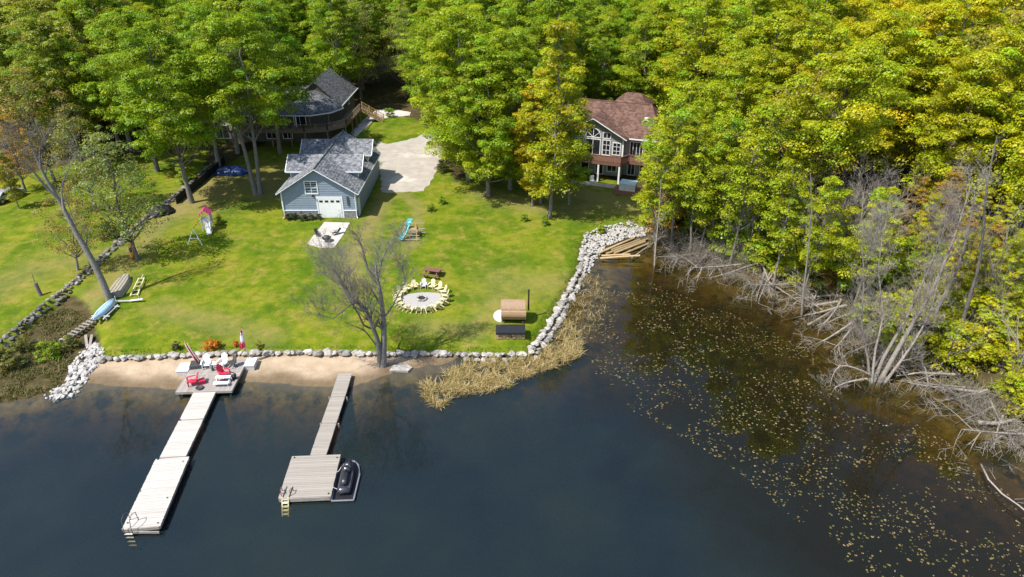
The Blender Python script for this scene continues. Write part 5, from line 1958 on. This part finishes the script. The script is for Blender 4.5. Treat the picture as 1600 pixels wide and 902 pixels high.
# ---- the wood around: jittered rows
rf = random.Random(11)
cells = []
y = 58.0
while y < 166:
    step = 6.2 if y < 120 else 7.6
    x = -y * .86 - 12
    while x < y * .86 + 14:
        cells.append((x + rf.uniform(-2.2, 2.2), y + rf.uniform(-2.2, 2.2)))
        x += step
    y += step
n_tree = 0
for (x, y) in cells:
    d = float(seg_dist(np.array([x]), np.array([y]), SHORE)[0])
    land = bool(inside(np.array([x]), np.array([y]), LANDPOLY)[0])
    if not land:
        continue
    ok = False
    if x > 19.5 and d > 7.0 and y < 106:
        ok = x > 23.5 or y < 84 - (23.5 - x)
        if x < 26 and 84 < y < 106:
            ok = False
    elif y >= 106 and x > -8:
        ok = True
    elif y >= 119 and -22 < x <= -8:
        ok = True
    elif y > 128 and -50 < x <= -22:
        ok = True
    elif x < -50 and y > 112:
        ok = True
    elif x < -62 and y > 96:
        ok = True
    if x > 19 and d < 11.5 + 3 * min(1, (x - 19) / 16) and y < 86:
        ok = False
    if not ok:
        continue
    z = tz(x, y)
    px, py = to_px(x, y, z + 14)
    if px < -110 or px > 1710 or py < -150:
        continue
    if px > 1000:
        t = min(1, max(0, (px - 1030) / 420)) * .85 + rf.uniform(-.25, .25) + (150 - py) / 900
        col = lerp3(lerp3(GREEN, LIME, .7 + rf.uniform(-.3, .3)), YEL, min(1, max(0, t)))
        if rf.random() < .035:
            col = (.46, .32, .04)
        hue = 'rust-tinged' if col[0] > col[1] * 1.3 else 'yellow' if t > .55 else 'lime' if t > .25 else 'green'
        part_ = 'left' if px < 1300 else 'middle' if px < 1450 else 'right'
        row_ = 'front' if y < 88 else 'middle' if y < 116 else 'back'
        lab = '%s broadleaf tree in the %s part of the right wood, %s rows' % (hue, part_, row_)
        grp = 'trees of the right wood'
        if px < 1150:
            lab = '%s broadleaf tree just right of the brown-roofed house, %s rows' % ('lime' if col[0] > .36 else 'green', 'front' if y < 100 else 'back')
            grp = 'trees right of the brown-roofed house'
    elif px < 200:
        col = lerp3((.25, .35, .02), (.37, .35, .06), rf.random())
        lab = '%s broadleaf tree in the far left wood, %s rows' % ('pale olive' if col[0] > .31 else 'green-olive', 'front' if y < 125 else 'back')
        grp = 'trees of the far left wood'
    else:
        col = lerp3(GREEN, LIME, rf.uniform(.0, .8))
        wh = 'behind the dark house' if px < 560 else 'behind the driveway bend' if px < 740 else 'between the two houses' if px < 880 else 'behind the brown-roofed house'
        lab = '%s broadleaf tree in the wood %s, %s rows' % ('lime' if col[0] > .30 else 'dark green' if col[0] < .27 else 'green', wh, 'front' if y < 135 else 'back')
        grp = 'trees behind the houses'
    f = forest[rf.randrange(5)]
    s = rf.uniform(.82, 1.12) * (1.0 if px > 1000 or y > 118 else .95)
    if rf.random() < .09:
        f, s, col = sparse[rf.randrange(2)], s * 1.3, lerp3(col, (.30, .26, .10), .6)
        lab = 'thin-leaved greyish ' + lab.split(' ', 1)[1].replace('green ', '')
    if d < 12:
        f = rf.choice([slim_low[0], slim_low[1], slim[0], f])
        s *= .8
    put_tree('broadleaf_tree', lab, f, (x, y, z - .1), rf.uniform(0, 6.28), s, col, grp, (rf.uniform(-.04, .04), rf.uniform(-.04, .04)))
    n_tree += 1
print('forest trees', n_tree)

# far woodland beyond the rows, one mass
rng = np.random.default_rng(77)
n = 1500
Yd = rng.uniform(176, 420, n)
Xd = rng.uniform(-1, 1, n) * (Yd * .9 + 20)
Zd = terrain(Xd, Yd) + sstep(150, 500, Yd) * 6 + rng.uniform(5, 20, n)
P, N_, sz_, T_ = puffs(rng, np.stack([Xd, Yd, Zd], 1), rng.uniform(2.2, 3.8, n), 60, .75, .7)
base = np.array([lerp3(GREEN, lerp3(LIME, YEL, .4), min(1, max(0, x / 160 + .4))) for x in np.repeat(Xd, 60)])
T_[:, :3] *= base
o = link('woodland', leaves('woodland', P, N_, sz_, T_, 'leaf', rng))
tag(o, 'far green wood closing the view behind the trees', 'wood', kind='stuff')

# ---- bank shrubs along the right shore and other bushes
sg = random.Random(21)
k = 0
while k < 150:
    t = sg.random()
    i = sg.randrange(23, 36)
    a, b_ = SHORE[i], SHORE[i + 1]
    q = a + (b_ - a) * t
    nrm = np.array([-(b_ - a)[1], (b_ - a)[0]])
    nrm /= np.linalg.norm(nrm)
    q = q + nrm * sg.uniform(1.5, 17.0)
    z = tz(*q)
    px, py = to_px(q[0], q[1], z)
    if not (1030 < px < 1640) or z < .05:
        continue
    tt = min(1, max(0, (px - 1150) / 350))
    col = lerp3(lerp3(GREEN, LIME, .8), YEL, min(1, max(0, tt * .7 + sg.uniform(-.3, .3))))
    if sg.random() < .1:
        col = RUST
    shl = '%s shrub on the right bank, %s' % ('rust-coloured' if col == RUST else 'yellow' if col[0] > .43 else 'lime green' if col[0] > .38 else 'green',
                                             'towards the log pile' if px < 1180 else 'left of the big dead tree' if px < 1350 else 'behind the big dead tree' if px < 1450 else 'at the right edge')
    put_tree('bank_shrub', shl, shrub[sg.randrange(3)], (q[0], q[1], z - .05), sg.uniform(0, 6), sg.uniform(.5, 1.05) + (.4 if sg.random() < .3 else 0), col, 'shrubs on the right bank')
    k += 1
for (px, py, s, col, lab) in ((694, 268, .55, (.09, .09, .03), 'dark low shrub at the right edge of the driveway'), (675, 330, .3, GREEN, 'small dark bush on the lawn, nearer the climbing frame'),
                              (690, 318, .3, GREEN, 'small dark bush on the lawn, nearer the driveway'), (20, 575, .6, OLIVE, 'olive shrub in the marsh at the left edge'),
                              (75, 560, .5, lerp3(GREEN, LIME, .4), 'green shrub in the marsh left of the stone pile'), (45, 548, .45, OLIVE, 'low olive shrub in the marsh against the stone wall'),
                              (110, 545, .4, OLIVE, 'small olive shrub next to the plank walk'), (340, 350, .35, (.26, .29, .02), 'bright lime shrub beside the toy tower'),
                              (286, 285, .7, lerp3(GREEN, LIME, .4), 'green shrub behind the black fabric fence'), (170, 372, .6, (.09, .13, .02), 'dark green shrub beside the yellow toy slide'),
                              (850, 352, .3, GREEN, 'small bush at the foot of the tall slim tree'), (820, 345, .28, GREEN, 'small bush on the lawn left of the tall slim tree'),
                              (940, 365, .35, lerp3(GREEN, LIME, .7), 'tufted green shrub at the top of the stone bank'), (1012, 352, .5, LIME, 'lime shrub at the right end of the stone bank'),
                              (610, 184, .5, GREEN, 'green shrub at the foot of the deck stairs')):
    p = on_ground(px, py)
    put_tree('shrub', lab, shrub[int(px) % 3], p, px * .1, s, col)
for k in range(7):
    x = -4.1 + k * .62
    put_tree('bed_shrub', 'low dark shrub in the row under the garage front wall', bush[k % 2], (GAR.location.x + x, GAR.location.y - .55, tz(GAR.location.x + x, GAR.location.y - .55)), k, .5, (.05, .075, .015), 'row of shrubs under the garage wall')
for (px, py, s, c_, lab) in ((329, 543, .55, (.60, .20, .01), 'orange flowering clump above the beach wall, the left of two'), (338, 542, .5, (.55, .24, .015), 'orange flowering clump above the beach wall, the right of two'),
                             (369, 541, .35, (.62, .12, .01), 'red-orange flowers at the wall behind the flagpole'), (277, 545, .45, (.06, .07, .02), 'dark plant at the wall behind the folded parasol'),
                             (405, 543, .35, (.25, .25, .03), 'yellowish plant on the wall right of the flag'), (446, 343, .4, (.5, .22, .03), 'orange plant at the left corner of the garage')):
    p = on_ground(px, py)
    put_tree('flower_shrub', lab, bush[int(px) % 2], p, px, s, c_)

yt = random.Random(17)
for i, (px, py) in enumerate(((1395, 470), (1420, 430), (1440, 470), (1460, 500), (1480, 455), (1500, 505), (1520, 470), (1545, 520), (1560, 480), (1585, 540), (1600, 500), (1410, 390), (1450, 400), (1500, 410), (1540, 430), (1590, 440), (1300, 420), (1340, 400), (1360, 430), (1240, 395))):
    p = on_ground(px, py)
    cl = yt.choice([YEL, lerp3(LIME, YEL, .5), lerp3(LIME, YEL, .8), (.46, .32, .04), lerp3(GREEN, LIME, .6)])
    put_tree('young_tree', '%s young tree on the right bank, %s' % ('golden' if cl[0] < .47 and cl[1] < .4 else 'yellow' if cl[0] > .42 else 'green', 'near the right edge' if px > 1490 else 'behind the big dead tree' if px > 1380 else 'left of the big dead tree'),
             slim_low[i % 2], p, yt.uniform(0, 6), yt.uniform(.26, .46), cl, 'young trees on the right bank')

# ---- bare tree on the beach, drawn limb by limb at its own distance
tp = on_ground(597, 572)


def limb(b, rng, px_pts, r0, r1, y0, dy=0.0, twigs=6, tl=1.6, depth=2, kids=4, mat_n=8, jit=.0, up=.3, spread=.7):
    n = len(px_pts)
    pts = []
    for i, q in enumerate(px_pts):
        v = at_y(q[0], q[1], y0 + dy * i / max(1, n - 1))
        pts.append(v)
    # smooth in between
    fine = []
    for i in range(n - 1):
        for t in (0, .5):
            p0, p1, p2, p3 = pts[max(0, i - 1)], pts[i], pts[i + 1], pts[min(n - 1, i + 2)]
            fine.append(.5 * ((2 * p1) + (p2 - p0) * t + (2 * p0 - 5 * p1 + 4 * p2 - p3) * t * t + (3 * p1 - p0 - 3 * p2 + p3) * t ** 3))
    fine.append(pts[-1])
    m = len(fine)
    rad = [r0 + (r1 - r0) * i / (m - 1) for i in range(m)]
    b.tube(fine, rad, mat_n, False)
    for k in range(twigs):
        f = rng.uniform(.3, 1.0) * (m - 1)
        i = min(int(f), m - 2)
        s = fine[i].lerp(fine[i + 1], f - i)
        base = (fine[i + 1] - fine[i]).normalized()
        side = rvec(rng)
        side = (side - base * side.dot(base)).normalized()
        grow(b, rng, s, (base * .6 + side * spread + Vector((0, 0, up))).normalized(), tl * rng.uniform(.6, 1.3), max(.012, rad[i] * .38), depth, kids, .75, .2, .12, .62, .006)
    return fine


def px_tree(name, label, foot, limbs, mat, seed, cat='tree', part='trunk', twigmat=None):
    """limbs: (pixel points, r0, r1, dy, twigs, twig length, depth)"""
    rng = np.random.default_rng(seed)
    f = foot
    t = thing(name, label, cat, f)
    b = MB()
    for i, L in enumerate(limbs):
        bb = MB()
        limb(bb, rng, L[0], L[1], L[2], f.y, L[3], L[4], L[5], L[6])
        bb.v = [tuple(Vector(v) - f) for v in bb.v]
        bb.build(part if i == 0 else 'limb', mat, t, True)
    return t


Z8 = lambda pts: [(380 + x / 2.82, 320 + y / 2.82) for x, y in pts]
px_tree('bare_tree', 'leafless grey tree standing on the sand beach', tp, [
    (Z8([(617, 722), (618, 640), (620, 540), (606, 400), (590, 320), (582, 240)]), .33, .05, 0, 22, 1.5, 3),
    (Z8([(603, 715), (598, 620), (570, 540), (540, 462), (482, 412), (432, 330), (400, 285)]), .26, .03, -1.2, 34, 1.7, 3),
    (Z8([(596, 350), (548, 285), (530, 210), (496, 130), (440, 100)]), .14, .02, 1.0, 10, .9, 3),
    (Z8([(545, 470), (490, 450), (440, 360), (412, 310), (370, 260)]), .12, .02, .8, 26, 1.6, 3),
    (Z8([(628, 490), (660, 440), (684, 392), (712, 340), (700, 280), (706, 220)]), .09, .02, 1.5, 16, 1.2, 3),
    (Z8([(572, 545), (530, 530), (480, 440), (400, 500), (330, 480)]), .09, .02, -2.0, 22, 1.5, 3),
    (Z8([(592, 330), (610, 250), (640, 180), (680, 160)]), .09, .02, 1.6, 16, 1.2, 3),
    (Z8([(600, 640), (540, 560), (500, 540), (450, 520)]), .07, .015, -1.0, 8, 1.0, 2)], 'bark', 3)

lp = on_ground(172, 470)
px_tree('leaning_tree', 'tall grey trunk leaning left over the stone wall', lp, [
    ([(173, 474), (160, 440), (140, 400), (118, 362), (95, 318), (72, 280), (56, 245), (44, 215)], .34, .06, .8, 10, 1.7, 3),
    ([(92, 312), (70, 290), (52, 268), (40, 255), (20, 240)], .12, .02, -1.0, 10, 1.6, 3),
    ([(64, 262), (62, 235), (70, 215), (82, 195)], .10, .02, 1.0, 8, 1.5, 3),
    ([(100, 330), (96, 300), (104, 270), (118, 245)], .10, .02, 2.0, 8, 1.5, 3)], 'bark', 4)

dp = on_ground(1368, 606)
px_tree('dead_tree', 'big many-stemmed dead grey tree leaning right out of the shallow water', Vector((dp.x, dp.y, -.2)), [
    ([(1366, 612), (1385, 578), (1415, 525), (1448, 470), (1478, 405), (1500, 345), (1520, 280)], .24, .035, 1.5, 40, 1.5, 3),
    ([(1362, 608), (1380, 560), (1412, 505), (1440, 445), (1470, 375), (1482, 320)], .17, .03, 2.5, 34, 1.4, 3),
    ([(1372, 612), (1396, 580), (1428, 535), (1452, 490), (1466, 440)], .15, .03, .2, 28, 1.2, 3),
    ([(1360, 606), (1356, 560), (1346, 505), (1350, 440), (1346, 370)], .13, .02, 2.0, 40, 1.3, 3),
    ([(1362, 600), (1368, 545), (1380, 490), (1372, 420), (1384, 350)], .12, .02, 3.0, 40, 1.4, 3),
    ([(1355, 592), (1330, 596), (1305, 606), (1292, 630)], .09, .02, -1.2, 22, .9, 2),
    ([(1358, 585), (1335, 575), (1312, 572), (1300, 590), (1296, 612)], .08, .02, -.6, 22, .9, 2),
    ([(1380, 612), (1420, 625), (1455, 638), (1478, 660)], .09, .02, -1.2, 10, .9, 2)], 'deadwood', 6)
for i, (pts, r, lab) in enumerate((
        ([(1444, 532), (1466, 482), (1490, 433), (1505, 392), (1516, 345), (1524, 300)], .19, 'dark dead trunk leaning right, first beyond the big dead tree'),
        ([(1486, 553), (1502, 508), (1516, 462), (1528, 420), (1535, 372), (1542, 290), (1558, 214)], .2, 'tall dark dead trunk leaning right, second beyond the big dead tree'),
        ([(1478, 512), (1490, 482), (1502, 452)], .08, 'short pale broken snag between the two dark leaning trunks'),
        ([(1252, 498), (1256, 450), (1262, 400), (1268, 330), (1266, 270)], .12, 'slender grey dead trunk standing in the brown shallows'),
        ([(1022, 424), (1025, 380), (1030, 330), (1033, 280)], .09, 'thin pale trunk standing in the water beside the log pile'),
        ([(1330, 470), (1336, 420), (1344, 360), (1350, 300)], .14, 'grey dead trunk with dense branches above the big dead tree'),
        ([(1360, 440), (1368, 400), (1372, 350), (1390, 300)], .14, 'forked grey dead tree full of pale sticks, behind the big dead tree'),
        ([(1312, 452), (1316, 410), (1310, 360), (1322, 310)], .12, 'dead tree with pale sticks left of the big dead tree'))):
    f = on_ground(*pts[0])
    dense = i >= 5
    px_tree('dead_snag', lab, Vector((f.x, f.y, f.z - .15)), [(pts, r, r * .25, .5, 26 if dense else 12, 2.0 if dense else 1.1, 3 if dense else 2)], 'deadwood' if i in (2, 3, 4, 5, 6, 7) else 'bark', 30 + i)

# slim bare trees standing among the bank shrubs
bares = [bare(400 + i, 9.0, .11, 5, 3, .62, .3, 1 + i % 2, 'deadwood') for i in range(4)]
bs = random.Random(31)
k = 0
while k < 16:
    px, py = bs.uniform(1120, 1600), 0
    i = bs.randrange(25, 35)
    a, b_ = SHORE[i], SHORE[i + 1]
    d_ = (b_ - a) / np.linalg.norm(b_ - a)
    q = a + (b_ - a) * bs.random() + np.array([-d_[1], d_[0]]) * bs.uniform(.8, 11)
    z = tz(*q)
    px, py = to_px(q[0], q[1], z)
    if not (1110 < px < 1620):
        continue
    t = thing('bare_sapling', 'leafless grey slim tree among the shrubs of the right bank', 'tree', (q[0], q[1], z - .1), bs.uniform(0, 6), 'bare trees on the right bank')
    s = bs.uniform(.7, 1.3)
    t.scale = (s, s, s)
    t.rotation_euler[0] = bs.uniform(-.1, .1)
    t.rotation_euler[1] = bs.uniform(-.08, .18)
    link('trunk', bares[k % 4], t)
    k += 1

# ---- brush and fallen branches along the right shore
brush = []
for i in range(4):
    rng = np.random.default_rng(300 + i)
    b = MB()
    for k in range(10):
        a = rng.uniform(0, 6.28)
        e = Vector((math.cos(a) * rng.uniform(.3, 1.1), math.sin(a) * rng.uniform(.3, 1.1), rng.uniform(.35, 1.0))).normalized()
        grow(b, rng, Vector((math.cos(a) * .2, math.sin(a) * .2, -.1)), e, rng.uniform(1.2, 2.4), .035, 2, 4, .7, -.05, .2, .6, .008)
    brush.append(b.mesh('branches', 'deadwood' if i % 2 else 'deadwood_brown', True))
snag = []
for i in range(4):
    rng = np.random.default_rng(330 + i)
    b = MB()
    grow(b, rng, Vector((0, 0, .35)), Vector((1, 0, -.03)), 4.2, .085, 3, 6, .9, -.02, .12, .5, .009)
    snag.append(b.mesh('branch', 'deadwood', True))
sb_ = random.Random(8)
k = 0
while k < 46:
    i = sb_.randrange(22, 36)
    a, b_ = SHORE[i], SHORE[i + 1]
    q = a + (b_ - a) * sb_.random()
    nrm = np.array([-(b_ - a)[1], (b_ - a)[0]])
    nrm /= np.linalg.norm(nrm)
    q = q + nrm * sb_.uniform(-1.6, 2.2)
    z = tz(*q)
    px, py = to_px(q[0], q[1], max(z, 0))
    if not (1010 < px < 1640) or z < -.5:
        continue
    t = thing('brush_clump', 'tangle of bare grey sticks at the water line of the right shore', 'brush', (q[0], q[1], max(z, -.12)), sb_.uniform(0, 6), 'bare brush along the right shore')
    s = sb_.uniform(.55, 1.25)
    t.scale = (s, s, s * sb_.uniform(.6, 1.1))
    link('branches', brush[k % 4], t)
    k += 1
k = 0
while k < 42:
    i = sb_.randrange(22, 36)
    a, b_ = SHORE[i], SHORE[i + 1]
    q = a + (b_ - a) * sb_.random()
    d_ = (b_ - a) / np.linalg.norm(b_ - a)
    nrm = np.array([-d_[1], d_[0]])
    q = q + nrm * sb_.uniform(-.3, 1.8)
    z = tz(*q)
    px, py = to_px(q[0], q[1], max(z, 0))
    if not (1015 < px < 1640):
        continue
    ang = math.atan2(-nrm[1], -nrm[0]) + sb_.uniform(-.9, .9)
    t = thing('fallen_branch', 'bleached dead branch fallen from the right bank into the shallows', 'branch', (q[0], q[1], max(z, 0) + .05), ang, 'fallen branches along the right shore')
    s = sb_.uniform(.7, 1.6)
    t.scale = (s, s, s)
    t.rotation_euler[1] = sb_.uniform(.0, .1)
    link('branch', snag[k % 4], t)
    k += 1
for (pts, r, lab) in (([(1262, 508), (1290, 492), (1316, 476), (1330, 468)], .10, 'long pale bare log slanting up the brown bank'),
                      ([(1528, 660), (1560, 662), (1602, 652)], .17, 'pale fallen trunk lying along the shore at the right edge'),
                      ([(1533, 726), (1545, 750), (1566, 772), (1592, 790), (1604, 800)], .07, 'crooked sunken branch in the water at the right edge'),
                      ([(985, 405), (1000, 394), (1020, 380), (1035, 372)], .08, 'crooked grey branch beside the log pile'),
                      ([(1015, 372), (1045, 382), (1075, 392)], .09, 'long grey pole lying along the bay head')):
    rng = np.random.default_rng(int(pts[0][0]))
    z0 = .25
    W_ = [Vector((*at_z(p[0], p[1], z0 + .1 * i), z0 + .1 * i)) for i, p in enumerate(pts)]
    t = thing('fallen_log', lab, 'log', W_[0])
    b = MB()
    b.tube([w - W_[0] for w in W_], [r * (1 - .5 * i / len(W_)) for i in range(len(W_))], 7)
    b.build('bark', 'deadwood', t, True)
    b = MB()
    for k in range(4):
        w = W_[0].lerp(W_[-1], rng.uniform(.3, 1)) - W_[0]
        grow(b, rng, w, rvec(rng) + Vector((0, -.3, .3)), .9, r * .3, 1, 3, .7, 0, .15, .6, .008)
    b.build('twigs', 'deadwood', t, True)['kind'] = 'stuff'

# ---- reeds, lily leaves, marsh growth
def blades(name, label, pts, hgt, wid, lean, cols, seed, mat='reed', cat='reeds'):
    rng = np.random.default_rng(seed)
    P = np.array(pts)
    n = len(P)
    h = hgt * rng.uniform(.45, 1.15, n)
    a = rng.uniform(0, 2 * PI, n)
    ln = lean * rng.uniform(.2, 1.5, n)
    d = np.stack([np.cos(a), np.sin(a), np.zeros(n)], 1)
    sd_ = np.stack([-np.sin(a), np.cos(a), np.zeros(n)], 1)
    w = (wid * rng.uniform(.6, 1.3, n))[:, None]
    m = P + d * (ln * .35 * h)[:, None] + np.array([0, 0, 1]) * (h * .6)[:, None]
    t = P + d * (ln * 1.0 * h)[:, None] + np.array([0, 0, 1]) * (h * rng.uniform(.55, 1.0, n))[:, None]
    V = np.empty((n, 2, 4, 3))
    V[:, 0, 0], V[:, 0, 1], V[:, 0, 2], V[:, 0, 3] = P - sd_ * w, P + sd_ * w, m + sd_ * w * .8, m - sd_ * w * .8
    V[:, 1, 0], V[:, 1, 1], V[:, 1, 2], V[:, 1, 3] = m - sd_ * w * .8, m + sd_ * w * .8, t + sd_ * w * .25, t - sd_ * w * .25
    cc = np.array(cols)[rng.integers(len(cols), size=n)] * rng.uniform(.7, 1.25, (n, 1))
    T = np.concatenate([cc, np.ones((n, 1))], 1)
    T = np.repeat(T, 2, 0)
    o = link(name, fast_mesh(name, V.reshape(-1, 3), 4, mat, {'tint': T}))
    return tag(o, label, cat, kind='stuff')


def scatter(poly, n, seed, z=0.0, zmin=-.35, clump=None):
    r_ = random.Random(seed)
    pts = fill(poly, n, r_, z)
    if clump:
        out = []
        for p in pts:
            v = mnoise.noise(Vector((p[0] * clump, p[1] * clump, seed)))
            if v * 1.6 + mnoise.noise(Vector((p[0] * clump * 4, p[1] * clump * 4, 3.0))) * .7 + r_.uniform(-.3, .3) > (-.16 if n > 6000 and n < 7000 else -.1):
                out.append(p)
        pts = out
    return [(p[0], p[1], max(p[2], zmin)) for p in pts]


STRAW = [(.50, .38, .18), (.42, .31, .14), (.58, .47, .26), (.33, .27, .10), (.24, .24, .07), (.46, .30, .12)]
blades('reeds', 'straw-coloured reed bed in front of the boulder wall', scatter(
    [(656, 602), (690, 590), (716, 574), (730, 566), (780, 564), (834, 563), (860, 540), (888, 505), (906, 524), (908, 556), (868, 574), (836, 584), (806, 600), (772, 612), (716, 618), (688, 638), (672, 634)], 15000, 5, 0, -.25, .9),
    .75, .026, .9, STRAW, 5)
blades('sedge', 'sparse brown sedge in the shallows along the right wall', scatter(
    [(880, 494), (905, 440), (918, 425), (950, 440), (950, 480), (930, 520), (905, 540)], 1500, 6, 0, -.3, 1.2), .6, .022, 1.0, STRAW[:4] + [(.30, .22, .12)], 6)
blades('marsh_growth', 'rank olive growth in the marsh left of the stone pile', scatter(
    [(-30, 580), (0, 552), (60, 508), (100, 480), (135, 500), (130, 530), (110, 566), (90, 600), (40, 618), (-30, 630)], 9000, 7, .3, -.1, .8), .34, .028, .8,
    [(.12, .13, .03), (.17, .15, .05), (.09, .10, .02), (.24, .19, .09)], 7, cat='marsh plants')
blades('bank_growth', 'rank grass and litter under the right wood along the shore', scatter(
    [(1020, 372), (1100, 398), (1165, 424), (1280, 462), (1330, 498), (1430, 570), (1530, 632), (1640, 690), (1640, 640), (1530, 570), (1430, 500), (1330, 440), (1200, 395), (1080, 365), (1020, 350)], 14000, 9, .5, 0, .5), .5, .035, .8,
    [(.12, .17, .02), (.20, .19, .04), (.28, .20, .09), (.30, .28, .03), (.10, .12, .02)], 9, cat='undergrowth')
blades('lawn_tufts', 'longer grass tufts along the foot of walls and trees', scatter(
    [(155, 552), (400, 545), (720, 543), (826, 543), (905, 416), (912, 372), (1005, 350), (1008, 346), (905, 366), (898, 414), (818, 536), (400, 539), (158, 544)], 3500, 12, .9, 0), .16, .02, .5,
    [(.13, .19, .02), (.18, .21, .03), (.09, .14, .01)], 12, cat='grass')

pads = scatter([(905, 520), (948, 452), (1000, 436), (1090, 470), (1180, 505), (1270, 545), (1295, 600), (1330, 650), (1400, 645), (1480, 690), (1560, 760), (1640, 830), (1640, 930), (1420, 930), (1290, 860), (1210, 790), (1150, 735), (1060, 680), (990, 645), (930, 585)], 6500, 14, 0, 0, .30)
rng = np.random.default_rng(14)
pp = np.array([(p[0], p[1], 0.0) for p in pads])
n = len(pp)
r_ = .026 + .07 * rng.random(n) ** 1.8
ang = np.arange(7) * 2 * PI / 7 * .94
a0 = rng.uniform(0, 6.28, n)
V = np.empty((n, 8, 3))
V[:, 0] = pp + np.array([0, 0, .012])
for k in range(7):
    V[:, k + 1, 0] = pp[:, 0] + r_ * np.cos(a0 + ang[k])
    V[:, k + 1, 1] = pp[:, 1] + r_ * np.sin(a0 + ang[k])
    V[:, k + 1, 2] = .012 + rng.uniform(0, .015, n)
pc = np.array([(.20, .15, .055), (.15, .14, .04), (.21, .14, .065), (.11, .12, .03), (.27, .21, .11)])[rng.integers(5, size=n)] * rng.uniform(.7, 1.15, (n, 1))
o = link('lily_leaves', fast_mesh('lily_leaves', V.reshape(-1, 3), 8, 'pad', {'tint': np.concatenate([pc, np.ones((n, 1))], 1)}))
tag(o, 'small yellow-brown lily leaves floating all over the dark bay', 'lily leaves', kind='stuff')
